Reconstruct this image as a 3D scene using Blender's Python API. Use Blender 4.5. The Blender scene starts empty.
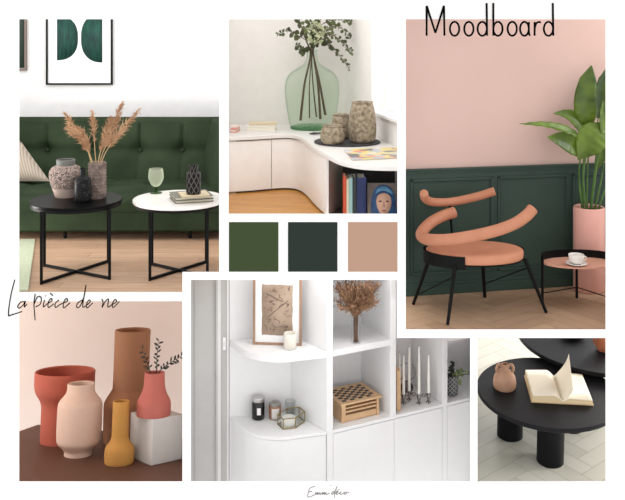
import bpy, bmesh, math, random
from mathutils import Vector, Matrix, Euler
R = math.radians
PI = math.pi
scene = bpy.context.scene
COL = scene.collection

# ------------------------------------------------------------------ camera, sky, lights, exposure
FPX, HOR, CAMY, CAMZ = 900.0, 20.0, -9.0, 4.8
cd = bpy.data.cameras.new('camera')
cam = bpy.data.objects.new('camera', cd)
COL.objects.link(cam)
cam.location = (0, CAMY, CAMZ)
cam.rotation_euler = (R(90), 0, 0)
cd.sensor_fit = 'HORIZONTAL'
cd.sensor_width = 36
cd.lens = 36 * FPX / 625
cd.shift_y = -(250 - HOR) / 625
cd.clip_end = 200
scene.camera = cam

world = bpy.data.worlds.new('world')
scene.world = world
world.use_nodes = True
world.node_tree.nodes['Background'].inputs[0].default_value = (1.0, 0.985, 0.97, 1)
world.node_tree.nodes['Background'].inputs[1].default_value = 1.35


def area_light(name, loc, target, size, power, color=(1, 1, 1), sy=None):
    l = bpy.data.lights.new(name, 'AREA')
    l.energy = power
    l.color = color
    l.shape = 'RECTANGLE'
    l.size = size
    l.size_y = sy or size
    o = bpy.data.objects.new(name, l)
    COL.objects.link(o)
    o.location = loc
    d = Vector(target) - Vector(loc)
    o.rotation_euler = d.to_track_quat('-Z', 'Y').to_euler()
    return o


area_light('sofa_room_daylight', (-6.2, 1.0, 4.9), (-2.4, 2.6, 2.6), 2.2, 45, (1, .98, .96))
area_light('sofa_room_overhead_fill', (-2.6, 1.6, 5.9), (-2.6, 3.2, 2.6), 2.2, 30, (1, .99, .98))  # added fill from above, brightens the white wall and the sofa seat
area_light('counter_room_top_fill', (-.5, .9, 5.7), (0, 3.4, 3.4), 1.6, 38, (1, .98, .96))  # unseen fill lamp over the counter room, added to lift its back wall
area_light('counter_window_daylight', (2.3, 2.5, 4.4), (0.4, 2.5, 3.6), 1.0, 16, (1, .99, .97))
area_light('pink_room_daylight', (5.2, 0.3, 5.0), (2.2, 1.3, 2.6), 1.6, 42, (1, .99, .97))
area_light('vase_table_daylight', (-5.4, 0.9, 2.2), (-2.2, 1.6, .9), 1.2, 130, (1, .97, .94))
area_light('black_table_side_fill', (4.9, .9, 1.35), (2.6, 1.2, .2), .7, 40, (1, .98, .95))  # extra fill lamp out of view, lightens the floor around the black tables
shelf_fill = area_light('shelf_top_fill', (0.38, .42, 2.45), (0.1, .42, 0), .85, 9, (1, .99, .98), .4)  # added lamp hidden behind the board, no fixture of the bookcase
shelf_fill.rotation_euler = (R(22), 0, 0)
area_light('black_table_daylight', (5.4, 3.4, 1.9), (2.7, 1.2, .4), 1.5, 180, (1, .98, .95))

scene.view_settings.view_transform = 'Standard'
scene.view_settings.look = 'None'
scene.view_settings.exposure = 0.0
scene.view_settings.gamma = 1.0
scene.view_settings.use_curve_mapping = False


# ------------------------------------------------------------------ materials
def lin(c):
    c = c / 255.0
    return c / 12.92 if c <= .04045 else ((c + .055) / 1.055) ** 2.4


def rgb(c, k=1.0):
    return (lin(c[0]) * k, lin(c[1]) * k, lin(c[2]) * k, 1)


def new_mat(name):
    m = bpy.data.materials.new(name)
    m.use_nodes = True
    nt = m.node_tree
    return m, nt, nt.nodes['Principled BSDF']


def coords(nt, scale=(1, 1, 1), rot=(0, 0, 0), kind='Object'):
    tc = nt.nodes.new('ShaderNodeTexCoord')
    mp = nt.nodes.new('ShaderNodeMapping')
    mp.inputs['Scale'].default_value = scale
    mp.inputs['Rotation'].default_value = rot
    nt.links.new(tc.outputs[kind], mp.inputs[0])
    return mp.outputs[0]


def mat(name, c, rough=.5, metal=0., c2=None, nscale=8., ndetail=4., nlo=.35, nhi=.65, bump=0., bscale=40., stretch=(1, 1, 1), sheen=0., spec=.5, coat=0.):
    m, nt, b = new_mat(name)
    b.inputs['Base Color'].default_value = rgb(c)
    b.inputs['Roughness'].default_value = rough
    b.inputs['Metallic'].default_value = metal
    b.inputs['Specular IOR Level'].default_value = spec
    b.inputs['Sheen Weight'].default_value = sheen
    b.inputs['Coat Weight'].default_value = coat
    v = coords(nt, stretch)
    if c2 is None:
        c2 = tuple(max(0, x * .985) for x in c)
    n = nt.nodes.new('ShaderNodeTexNoise')
    n.inputs['Scale'].default_value = nscale
    n.inputs['Detail'].default_value = ndetail
    nt.links.new(v, n.inputs['Vector'])
    r = nt.nodes.new('ShaderNodeValToRGB')
    r.color_ramp.elements[0].position = nlo
    r.color_ramp.elements[1].position = nhi
    r.color_ramp.elements[0].color = rgb(c)
    r.color_ramp.elements[1].color = rgb(c2)
    nt.links.new(n.outputs['Fac'], r.inputs['Fac'])
    nt.links.new(r.outputs['Color'], b.inputs['Base Color'])
    if bump:
        n2 = nt.nodes.new('ShaderNodeTexNoise')
        n2.inputs['Scale'].default_value = bscale
        n2.inputs['Detail'].default_value = 3
        nt.links.new(v, n2.inputs['Vector'])
        bp = nt.nodes.new('ShaderNodeBump')
        bp.inputs['Strength'].default_value = bump
        bp.inputs['Distance'].default_value = .01
        nt.links.new(n2.outputs['Fac'], bp.inputs['Height'])
        nt.links.new(bp.outputs['Normal'], b.inputs['Normal'])
    return m


def glass_mat(name, tint, gloss=.25, rough=.03, haze=0., hazec=(200, 200, 200)):
    m = bpy.data.materials.new(name)
    m.use_nodes = True
    nt = m.node_tree
    nt.nodes.clear()
    out = nt.nodes.new('ShaderNodeOutputMaterial')
    tr = nt.nodes.new('ShaderNodeBsdfTransparent')
    tr.inputs[0].default_value = rgb(tint)
    gl = nt.nodes.new('ShaderNodeBsdfGlossy')
    gl.inputs['Roughness'].default_value = rough
    gl.inputs['Color'].default_value = (.9, .93, .9, 1)
    lw = nt.nodes.new('ShaderNodeLayerWeight')
    lw.inputs['Blend'].default_value = gloss
    mx = nt.nodes.new('ShaderNodeMixShader')
    fc = nt.nodes.new('ShaderNodeMath')
    fc.operation = 'MULTIPLY'
    fc.inputs[1].default_value = .6
    nt.links.new(lw.outputs['Fresnel'], fc.inputs[0])
    nt.links.new(fc.outputs[0], mx.inputs[0])
    base = tr.outputs[0]
    if haze:
        df = nt.nodes.new('ShaderNodeBsdfTranslucent')
        d2 = nt.nodes.new('ShaderNodeBsdfDiffuse')
        df.inputs[0].default_value = d2.inputs[0].default_value = rgb(hazec)
        ad = nt.nodes.new('ShaderNodeMixShader')
        ad.inputs[0].default_value = .5
        nt.links.new(df.outputs[0], ad.inputs[1])
        nt.links.new(d2.outputs[0], ad.inputs[2])
        hz = nt.nodes.new('ShaderNodeMixShader')
        hz.inputs[0].default_value = haze
        nt.links.new(base, hz.inputs[1])
        nt.links.new(ad.outputs[0], hz.inputs[2])
        base = hz.outputs[0]
    nt.links.new(base, mx.inputs[1])
    nt.links.new(gl.outputs[0], mx.inputs[2])
    nt.links.new(mx.outputs[0], out.inputs[0])
    return m


def plank_mat(name, c1, c2, cm, bw, bh, rough=.4, rot=0., mortar=.012):
    m, nt, b = new_mat(name)
    v = coords(nt, (1, 1, 1), (0, 0, rot))
    br = nt.nodes.new('ShaderNodeTexBrick')
    br.inputs['Color1'].default_value = rgb(c1)
    br.inputs['Color2'].default_value = rgb(c2)
    br.inputs['Mortar'].default_value = rgb(cm)
    br.inputs['Scale'].default_value = 1
    br.inputs['Mortar Size'].default_value = mortar * bh
    br.inputs['Brick Width'].default_value = bw
    br.inputs['Row Height'].default_value = bh
    nt.links.new(v, br.inputs['Vector'])
    v2 = coords(nt, (1.2, 14, 1), (0, 0, rot))
    n = nt.nodes.new('ShaderNodeTexNoise')
    n.inputs['Scale'].default_value = 2.5
    n.inputs['Detail'].default_value = 6
    nt.links.new(v2, n.inputs['Vector'])
    r = nt.nodes.new('ShaderNodeValToRGB')
    r.color_ramp.elements[0].position = .3
    r.color_ramp.elements[1].position = .7
    r.color_ramp.elements[0].color = (.78, .76, .74, 1)
    r.color_ramp.elements[1].color = (1.08, 1.08, 1.08, 1)
    nt.links.new(n.outputs['Fac'], r.inputs['Fac'])
    mx = nt.nodes.new('ShaderNodeMix')
    mx.data_type = 'RGBA'
    mx.blend_type = 'MULTIPLY'
    mx.inputs[0].default_value = 1
    nt.links.new(br.outputs['Color'], mx.inputs[6])
    nt.links.new(r.outputs['Color'], mx.inputs[7])
    nt.links.new(mx.outputs[2], b.inputs['Base Color'])
    b.inputs['Roughness'].default_value = rough
    return m


def shade_mat(name, c1, c2, rough=.45):
    """colour per plank from the face attribute 'shade', with a fine grain"""
    m, nt, b = new_mat(name)
    at = nt.nodes.new('ShaderNodeAttribute')
    at.attribute_name = 'shade'
    mx = nt.nodes.new('ShaderNodeMix')
    mx.data_type = 'RGBA'
    mx.inputs[6].default_value = rgb(c1)
    mx.inputs[7].default_value = rgb(c2)
    n = nt.nodes.new('ShaderNodeTexNoise')
    n.inputs['Scale'].default_value = 6
    n.inputs['Detail'].default_value = 5
    nt.links.new(coords(nt, (1, 3, 1)), n.inputs['Vector'])
    ad = nt.nodes.new('ShaderNodeMath')
    ad.operation = 'MULTIPLY_ADD'
    ad.inputs[1].default_value = .6
    nt.links.new(n.outputs['Fac'], ad.inputs[0])
    sb = nt.nodes.new('ShaderNodeMath')
    sb.operation = 'SUBTRACT'
    sb.inputs[1].default_value = .3
    nt.links.new(at.outputs['Fac'], sb.inputs[0])
    nt.links.new(sb.outputs[0], ad.inputs[2])
    ad.use_clamp = True
    nt.links.new(ad.outputs[0], mx.inputs[0])
    nt.links.new(mx.outputs[2], b.inputs['Base Color'])
    b.inputs['Roughness'].default_value = rough
    return m


def speckle_mat(name, c, spots, scale=60., thr=.5, rough=.5, zlo=None, zhi=None):
    """dark specks; zlo..zhi limits them to a band of the thing's own height"""
    m, nt, b = new_mat(name)
    v = coords(nt)
    n = nt.nodes.new('ShaderNodeTexNoise')
    n.inputs['Scale'].default_value = scale
    n.inputs['Detail'].default_value = 2
    nt.links.new(v, n.inputs['Vector'])
    r = nt.nodes.new('ShaderNodeValToRGB')
    r.color_ramp.interpolation = 'LINEAR'
    r.color_ramp.elements[0].position = thr - .02
    r.color_ramp.elements[1].position = thr + .02
    r.color_ramp.elements[0].color = (1, 1, 1, 1)
    r.color_ramp.elements[1].color = (0, 0, 0, 1)
    nt.links.new(n.outputs['Fac'], r.inputs['Fac'])
    fac = r.outputs['Color']
    if zlo is not None:
        sp = nt.nodes.new('ShaderNodeSeparateXYZ')
        nt.links.new(v, sp.inputs[0])
        g = nt.nodes.new('ShaderNodeMath'); g.operation = 'GREATER_THAN'; g.inputs[1].default_value = zlo
        l = nt.nodes.new('ShaderNodeMath'); l.operation = 'LESS_THAN'; l.inputs[1].default_value = zhi
        nt.links.new(sp.outputs[2], g.inputs[0]); nt.links.new(sp.outputs[2], l.inputs[0])
        m1 = nt.nodes.new('ShaderNodeMath'); m1.operation = 'MULTIPLY'
        nt.links.new(g.outputs[0], m1.inputs[0]); nt.links.new(l.outputs[0], m1.inputs[1])
        m2 = nt.nodes.new('ShaderNodeMath'); m2.operation = 'MULTIPLY'
        nt.links.new(m1.outputs[0], m2.inputs[0]); nt.links.new(fac, m2.inputs[1])
        fac = m2.outputs[0]
    mx = nt.nodes.new('ShaderNodeMix')
    mx.data_type = 'RGBA'
    mx.inputs[6].default_value = rgb(c)
    mx.inputs[7].default_value = rgb(spots)
    nt.links.new(fac, mx.inputs[0])
    nt.links.new(mx.outputs[2], b.inputs['Base Color'])
    b.inputs['Roughness'].default_value = rough
    b.inputs['Specular IOR Level'].default_value = .12
    return m


def lattice_mat(name, c, line, n_around=9, pitch=.09, rough=.4):
    """crossing diagonal lines wound round a turned body"""
    m, nt, b = new_mat(name)
    sp = nt.nodes.new('ShaderNodeSeparateXYZ')
    nt.links.new(coords(nt), sp.inputs[0])
    def M(op, a, bb=None, val=None):
        k = nt.nodes.new('ShaderNodeMath'); k.operation = op
        nt.links.new(a, k.inputs[0])
        if bb is not None: nt.links.new(bb, k.inputs[1])
        if val is not None: k.inputs[1].default_value = val
        return k.outputs[0]
    ang = M('ARCTAN2', sp.outputs[1], sp.outputs[0])
    ta = M('MULTIPLY', ang, val=n_around / (2 * PI))
    tz = M('DIVIDE', sp.outputs[2], val=pitch)
    outs = []
    for op in ('ADD', 'SUBTRACT'):
        s = M(op, ta, tz)
        f = M('FRACT', s)
        d = M('ABSOLUTE', M('SUBTRACT', f, val=.5))
        outs.append(M('LESS_THAN', d, val=.09))
    fac = M('MAXIMUM', outs[0], outs[1])
    mx = nt.nodes.new('ShaderNodeMix'); mx.data_type = 'RGBA'
    mx.inputs[6].default_value = rgb(c)
    mx.inputs[7].default_value = rgb(line)
    nt.links.new(fac, mx.inputs[0])
    nt.links.new(mx.outputs[2], b.inputs['Base Color'])
    b.inputs['Roughness'].default_value = rough
    b.inputs['Specular IOR Level'].default_value = .12
    return m


# ------------------------------------------------------------------ mesh builder
class MB:
    def __init__(s):
        s.bm = bmesh.new()

    def v(s, p):
        return s.bm.verts.new(p)

    def face(s, pts):
        try:
            return s.bm.faces.new([s.v(p) for p in pts])
        except ValueError:
            return None

    def box(s, c, size, rot=None):
        hx, hy, hz = size[0] / 2, size[1] / 2, size[2] / 2
        c = Vector(c)
        vs = []
        for z in (-hz, hz):
            for x, y in ((-hx, -hy), (hx, -hy), (hx, hy), (-hx, hy)):
                p = Vector((x, y, z))
                if rot is not None:
                    p = rot @ p
                vs.append(s.v(c + p))
        for f in ((3, 2, 1, 0), (4, 5, 6, 7), (0, 1, 5, 4), (1, 2, 6, 5), (2, 3, 7, 6), (3, 0, 4, 7)):
            s.bm.faces.new([vs[i] for i in f])
        return s

    def span(s, a, b):
        return s.box([(a[i] + b[i]) / 2 for i in range(3)], [abs(b[i] - a[i]) for i in range(3)])

    def prism(s, poly, z0, z1):
        n = len(poly)
        ar = sum(poly[i][0] * poly[(i + 1) % n][1] - poly[(i + 1) % n][0] * poly[i][1] for i in range(n))
        if ar < 0:
            poly = poly[::-1]
        lo = [s.v((p[0], p[1], z0)) for p in poly]
        hi = [s.v((p[0], p[1], z1)) for p in poly]
        s.bm.faces.new(lo[::-1])
        s.bm.faces.new(hi)
        for i in range(n):
            j = (i + 1) % n
            s.bm.faces.new([lo[i], lo[j], hi[j], hi[i]])
        return s

    def lathe(s, prof, n=40, c=(0, 0, 0), sx=1., sy=1.):
        rings = []
        for r, z in prof:
            if r < 1e-5:
                rings.append([s.v((c[0], c[1], c[2] + z))])
            else:
                rings.append([s.v((c[0] + sx * r * math.cos(2 * PI * k / n), c[1] + sy * r * math.sin(2 * PI * k / n), c[2] + z)) for k in range(n)])
        for a, b in zip(rings, rings[1:]):
            for k in range(n):
                j = (k + 1) % n
                if len(a) == 1 and len(b) == 1:
                    break
                if len(a) == 1:
                    s.bm.faces.new([a[0], b[j], b[k]])
                elif len(b) == 1:
                    s.bm.faces.new([a[k], a[j], b[0]])
                else:
                    s.bm.faces.new([a[k], a[j], b[j], b[k]])
        return s

    def tube(s, pts, r, n=8, closed=False, flat=1.):
        pts = [Vector(p) for p in pts]
        m = len(pts)
        rs = r if isinstance(r, (list, tuple)) else [r] * m
        tang = []
        for i in range(m):
            a = pts[(i - 1) % m] if (closed or i > 0) else pts[i]
            b = pts[(i + 1) % m] if (closed or i < m - 1) else pts[i]
            t = b - a
            tang.append(t.normalized() if t.length > 1e-9 else Vector((0, 0, 1)))
        up = Vector((0, 0, 1)) if abs(tang[0].z) < .9 else Vector((0, 1, 0))
        nrm = tang[0].cross(up).normalized()
        rings = []
        for i in range(m):
            nrm = (nrm - tang[i] * nrm.dot(tang[i]))
            nrm = nrm.normalized() if nrm.length > 1e-6 else tang[i].orthogonal().normalized()
            bn = tang[i].cross(nrm)
            rings.append([s.v(pts[i] + (nrm * math.cos(2 * PI * k / n) + bn * math.sin(2 * PI * k / n) * flat) * rs[i]) for k in range(n)])
        cnt = m if closed else m - 1
        for i in range(cnt):
            a, b = rings[i], rings[(i + 1) % m]
            for k in range(n):
                j = (k + 1) % n
                s.bm.faces.new([a[k], a[j], b[j], b[k]])
        if not closed:
            s.bm.faces.new(rings[0][::-1])
            s.bm.faces.new(rings[-1])
        return s

    def cyl(s, p0, p1, r0, r1=None, n=24):
        return s.tube([p0, p1], [r0, r0 if r1 is None else r1], n)

    def grid(s, fn, nu, nv, closed_u=False):
        vs = [[s.v(fn(i / nu, j / nv)) for j in range(nv + 1)] for i in range(nu + (0 if closed_u else 1))]
        for i in range(nu):
            i2 = (i + 1) % len(vs)
            for j in range(nv):
                s.bm.faces.new([vs[i][j], vs[i2][j], vs[i2][j + 1], vs[i][j + 1]])
        return s

    def sweep(s, path, xs, disp=None):
        """closed section path of (y, z) along x stations, with displacement"""
        rings = []
        for x in xs:
            ring = []
            for (y, z) in path:
                p = Vector((x, y, z))
                if disp:
                    p = p + Vector(disp(x, y, z))
                ring.append(s.v(p))
            rings.append(ring)
        n = len(path)
        for a, b in zip(rings, rings[1:]):
            for k in range(n):
                j = (k + 1) % n
                s.bm.faces.new([a[k], b[k], b[j], a[j]])
        s.bm.faces.new(rings[0])
        s.bm.faces.new(rings[-1][::-1])
        return s

    def leaf(s, base, tip, nrm, w, fold=.25, bend=0.):
        base, tip, nrm = Vector(base), Vector(tip), Vector(nrm)
        d = tip - base
        side = d.cross(nrm)
        side = side.normalized() if side.length > 1e-9 else d.orthogonal().normalized()
        up = side.cross(d).normalized()
        prof = ((0, .12), (.3, .85), (.6, 1.), (.85, .55), (1, .03))
        L, C, Q = [], [], []
        for t, k in prof:
            c = base + d * t + up * (bend * math.sin(PI * t))
            C.append(s.v(c))
            L.append(s.v(c + side * w * k + up * w * k * fold))
            Q.append(s.v(c - side * w * k + up * w * k * fold))
        for i in range(len(prof) - 1):
            s.bm.faces.new([C[i], C[i + 1], L[i + 1], L[i]])
            s.bm.faces.new([C[i + 1], C[i], Q[i], Q[i + 1]])
        return s

    def build(s, name, m, parent=None, frame=None, smooth=True, bevel=0., seg=2, subsurf=0, angle=38., recalc=True, solid=0.):
        if frame is not None:
            s.bm.transform(frame.inverted())
        if recalc:
            bmesh.ops.recalc_face_normals(s.bm, faces=s.bm.faces[:])
        me = bpy.data.meshes.new(name)
        s.bm.to_mesh(me)
        s.bm.free()
        me.materials.append(m)
        if smooth:
            me.polygons.foreach_set('use_smooth', [True] * len(me.polygons))
            if not subsurf:
                me.set_sharp_from_angle(angle=R(angle))
        o = bpy.data.objects.new(name, me)
        COL.objects.link(o)
        if bevel:
            md = o.modifiers.new('Bevel', 'BEVEL')
            md.width = bevel
            md.segments = seg
            md.limit_method = 'ANGLE'
            md.angle_limit = R(40)
        if subsurf:
            md = o.modifiers.new('Subdivision', 'SUBSURF')
            md.levels = md.render_levels = subsurf
        if solid:
            md = o.modifiers.new('Solidify', 'SOLIDIFY')
            md.thickness = solid
        if parent is not None:
            o.parent = parent
        return o


def crspline(pts, k=8):
    """Catmull-Rom through pts"""
    P = [Vector(p) for p in pts]
    P = [P[0] * 2 - P[1]] + P + [P[-1] * 2 - P[-2]]
    out = []
    for i in range(1, len(P) - 2):
        a, b, c, d = P[i - 1], P[i], P[i + 1], P[i + 2]
        for j in range(k):
            t = j / k
            out.append(.5 * ((2 * b) + (c - a) * t + (2 * a - 5 * b + 4 * c - d) * t * t + (3 * b - a - 3 * c + d) * t ** 3))
    out.append(P[-2])
    return out


# ------------------------------------------------------------------ the rooms behind the openings
class Room:
    """a room's own upright frame; slope leans the whole room about a point of its floor"""

    def __init__(s, slope=0., anchor=(0, 0, 0)):
        a = Matrix.Translation(anchor)
        s.M = a @ Matrix.Rotation(R(slope), 4, 'X') @ a.inverted()
        s.I = s.M.inverted()
        s.o = s.I @ Vector((0, CAMY, CAMZ))

    def ray(s, px, py):
        d = Vector(((px - 312.5) / FPX, 1, -(py - HOR) / FPX))
        return s.I.to_3x3() @ d

    def on_z(s, px, py, z):
        d = s.ray(px, py)
        return s.o + d * ((z - s.o.z) / d.z)

    def on_y(s, px, py, y):
        d = s.ray(px, py)
        return s.o + d * ((y - s.o.y) / d.y)

    def on_plane(s, px, py, p, n):
        d = s.ray(px, py)
        n = Vector(n)
        return s.o + d * ((Vector(p) - s.o).dot(n) / d.dot(n))

    def depth(s, p):
        return (s.M @ Vector(p)).y - CAMY

    def m(s, p):
        return s.depth(p) / FPX

    def height(s, p, py):
        """height above p whose point appears at the picture row py"""
        lo, hi = -1.0, 4.0
        for _ in range(40):
            z = (lo + hi) / 2
            if s.px(Vector(p) + Vector((0, 0, z)))[1] > py: lo = z
            else: hi = z
        return z

    def px(s, p):
        w = s.M @ Vector(p)
        D = w.y - CAMY
        return (312.5 + FPX * w.x / D, HOR - FPX * (w.z - CAMZ) / D)


FR = {}


def props(o, label=None, cat=None, group=None, kind=None):
    if label: o['label'] = label
    if cat: o['category'] = cat
    if group: o['group'] = group
    if kind: o['kind'] = kind
    return o


def thing(room, name, label, cat, loc, rz=0., group=None):
    o = bpy.data.objects.new(name, None)
    COL.objects.link(o)
    F = Matrix.Translation(loc) @ Matrix.Rotation(rz, 4, 'Z')
    o.matrix_world = room.M @ F
    FR[o.name] = F
    o.empty_display_size = .1
    return props(o, label, cat, group)


def single(room, mb, name, m, label, cat, loc, rz=0., group=None, **k):
    """one-mesh thing, mesh in its own coordinates"""
    o = mb.build(name, m, **k)
    o.matrix_world = room.M @ Matrix.Translation(loc) @ Matrix.Rotation(rz, 4, 'Z')
    return props(o, label, cat, group)


def struct(room, mb, name, m, **k):
    o = mb.build(name, m, **k)
    o.matrix_world = room.M.copy()
    return props(o, kind='structure')


def rowsprof(room, base, rows, pyc):
    """rows (half width, picture height) -> profile (r, z) in metres at the base's distance"""
    out = []
    for h, y in rows:
        z = room.height(base, y)
        out.append((h * room.m(base + Vector((0, 0, z))), z))
    return out


def stand(room, cx, pyb, z, rb):
    """centre of a round base of half width rb whose front touches (cx, pyb) on the level z"""
    p = room.on_z(cx, pyb, z)
    r = rb * room.m(p)
    c = p + Vector((0, r, 0))
    c.x = (cx - 312.5) / FPX * room.depth(c)
    return c


def open_top(prof, wall, inner_z):
    """closes a profile from the outside over the lip and down the inside"""
    out = [(0, prof[0][1])] + list(prof)
    r, z = prof[-1]
    out += [(r - wall * .3, z + wall * .35), (r - wall, z)]
    for rr, zz in reversed(prof[:-1]):
        if zz > inner_z:
            out.append((max(rr - wall, .004), zz))
    out += [(max(out[-1][0] * .9, .002), inner_z), (0, inner_z)]
    return out


def smooth_rows(rows, k=4):
    return [(max(p.x, 0.01), p.y) for p in crspline([(a, b, 0) for a, b in rows], k)]


def box_from(room, FLp, FRp, dep, z0):
    """frame (matrix) of a rectangle on level z0: origin front-left, x along the front edge"""
    a = room.on_z(*FLp, z0)
    b = room.on_z(*FRp, z0)
    d = b - a
    return a, math.atan2(d.y, d.x), d.length


# ------------------------------------------------------------------ common materials
BOARD = mat('white_board_paint', (248, 248, 248), .8, c2=(248, 248, 248), spec=.2)
WHITE = mat('white_paint', (238, 238, 238), .5)
BLACKM = mat('black_metal', (12, 12, 13), .5, spec=.12)
INK = mat('black_ink', (4, 4, 4), .8, spec=.03)
GREYINK = mat('grey_ink', (120, 112, 115), .6)

# ------------------------------------------------------------------ the white board with its openings
BX = lambda px: (px - 312.5) / 100
BZ = lambda py: CAMZ - (py - HOR) / 100
OPEN = [(19.1, 19.2, 219.2, 272), (19.1, 272, 182.4, 292.2), (228.6, 19.2, 397.4, 213.8), (405.7, 19.2, 605.7, 329.5),
        (19.1, 301.2, 182.4, 481.6), (190.8, 279.8, 397, 481.6), (397, 338, 470.2, 481.6), (477.5, 338, 605.7, 481.6)]
xs = sorted({-260, 885, *[o[0] for o in OPEN], *[o[2] for o in OPEN]})
ys = sorted({-120, 560, *[o[1] for o in OPEN], *[o[3] for o in OPEN]})
w = MB()
vv = {}
def bv(x, y):
    if (x, y) not in vv:
        vv[(x, y)] = w.v((BX(x), 0, BZ(y)))
    return vv[(x, y)]
for x0, x1 in zip(xs, xs[1:]):
    for y0, y1 in zip(ys, ys[1:]):
        cx, cy = (x0 + x1) / 2, (y0 + y1) / 2
        if any(a < cx < c and b < cy < d for a, b, c, d in OPEN):
            continue
        w.bm.faces.new([bv(x0, y0), bv(x0, y1), bv(x1, y1), bv(x1, y0)])
ex = bmesh.ops.extrude_face_region(w.bm, geom=w.bm.faces[:])
bmesh.ops.translate(w.bm, vec=(0, .006, 0), verts=[e for e in ex['geom'] if isinstance(e, bmesh.types.BMVert)])
G = Room()
struct(G, w, 'wall_front', BOARD, smooth=False)


def divider(name, ax, ay, bx, by, far):
    """thin splayed side panel of a shadow box, between two neighbouring rooms"""
    q = MB()
    def p(px, py, D):
        return Vector(((px - 312.5) / FPX * D, D + CAMY, CAMZ - (py - HOR) / FPX * D))
    vs = [p(ax, ay, 9.04), p(bx, by, 9.04), p(bx, by, far), p(ax, ay, far)]
    n = (vs[1] - vs[0]).cross(vs[3] - vs[0]).normalized() * .004
    a = [q.v(x + n) for x in vs]
    b = [q.v(x - n) for x in vs]
    q.bm.faces.new(a); q.bm.faces.new(b[::-1])
    for i in range(4):
        j = (i + 1) % 4
        q.bm.faces.new([a[i], b[i], b[j], a[j]])
    struct(G, q, name, BOARD, smooth=False)


divider('wall_between_sofa_and_counter', 227.3, -60, 227.3, 274, 13.3)
divider('wall_between_counter_and_pink', 401.3, -60, 401.3, 274, 10.7)
divider('wall_between_vases_and_shelves', 186.8, 294, 186.8, 520, 12.2)
divider('wall_between_shelves_and_table', 473.8, 334, 473.8, 520, 11.4)

# colour swatches on the board
for px, c, nm in ((229, (60, 71, 48), 'olive green'), (288, (43, 51, 46), 'dark slate green'), (348, (171, 139, 121), 'dusty beige pink')):
    q = MB().span((-.247, -.008, -.247), (.247, 0, .247))
    single(G, q, 'colour_swatch', mat('swatch_' + nm.replace(' ', '_'), c, .9, c2=c, spec=.05), 'square %s colour swatch on the white board' % nm, 'colour swatch', (BX(px + 24.7), 0, BZ(246.8)))


# lettering
def strokes(name, label, sx, ox, oy, lines, r, m, smooth_k=5, curve=True):
    q = MB()
    c = Vector((BX(ox + 0), 0, BZ(oy)))
    for ln in lines:
        pts = [Vector((x * sx / 100, -r * 1.02, -y * sx / 100)) for x, y in ln]
        if curve and len(pts) > 2:
            pts = crspline(pts, smooth_k)
        q.tube(pts, r, 7)
    return single(G, q, name, m, label, 'lettering', c)


def oval(cx, cy, rx, ry, a0=0, a1=360, n=18):
    return [(cx + rx * math.cos(R(a0 + (a1 - a0) * k / n)), cy + ry * math.sin(R(a0 + (a1 - a0) * k / n))) for k in range(n + 1)]


q = []
q.append([(37, 155), (37, 25)]); q.append([(37, 25), (75, 143)]); q.append([(75, 143), (112, 25)]); q.append([(112, 25), (114, 155)])
for cx in (158, 220, 408):
    q.append(oval(cx, 125, 20, 30))
q.append(oval(278, 125, 20, 30)); q.append([(297, 13), (299, 155)])
q.append([(326, 13), (326, 155)]); q.append(oval(346, 125, 20, 30))
q.append(oval(461, 125, 19, 30)); q.append([(480, 95), (480, 140), (485, 155)])
q.append([(505, 95), (505, 155)]); q.append([(505, 125), (510, 105), (520, 96), (532, 97)])
q.append(oval(565, 125, 20, 30)); q.append([(584, 13), (586, 155)])
strokes('title_lettering', 'tall thin black word Moodboard over the pink room', .2304, 418, 0, q, .0105, INK, 2)
q = [[(75, 28), (55, 110), (43, 203), (60, 205), (112, 188)],
     [(128, 138), (105, 142), (90, 162), (98, 171), (118, 155), (129, 136), (123, 166), (137, 150)],
     [(178, 100), (172, 150), (178, 232)], [(171, 155), (190, 115), (208, 118), (204, 150), (180, 165)],
     [(225, 130), (219, 165), (238, 150), (262, 135), (258, 122), (245, 140), (245, 168), (272, 150)], [(252, 96), (268, 108)], [(230, 108), (232, 112)],
     [(298, 130), (280, 147), (281, 168), (305, 152), (340, 136), (335, 122), (322, 142), (322, 170), (353, 145)],
     [(415, 130), (392, 147), (388, 168), (405, 160), (425, 110), (434, 55), (422, 125), (418, 165), (432, 160), (455, 140), (450, 130), (438, 148), (440, 170), (468, 145)],
     [(513, 125), (520, 142), (515, 168), (530, 140), (547, 126), (544, 165), (562, 156), (588, 138), (580, 128), (568, 146), (571, 168), (602, 138)]]
strokes('subtitle_lettering', 'slanted black handwriting reading La pièce de vie above the vases', .1984, 0, 274, q, .0055, INK, 5)
q = [[(170, 45), (110, 68), (95, 110), (85, 160), (110, 165), (160, 142)], [(95, 110), (138, 103)],
     [(165, 145), (180, 110), (178, 140), (200, 112), (198, 142), (225, 115), (222, 140), (240, 130), (255, 112), (252, 142), (272, 112), (270, 140), (292, 112), (290, 138), (330, 125)],
     [(338, 33), (343, 44)], [(375, 100), (350, 125), (365, 135), (395, 90), (415, 45), (388, 120), (382, 175)],
     [(395, 128), (425, 107), (412, 100), (405, 135), (430, 130), (460, 105), (445, 125), (460, 138), (500, 112), (490, 130), (510, 135), (520, 115), (502, 111), (552, 115)], [(426, 86), (440, 77)]]
strokes('signature_lettering', 'tiny grey handwritten shop name at the bottom of the board', .0896, 300, 482, q, .0035, GREYINK, 4)

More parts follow.
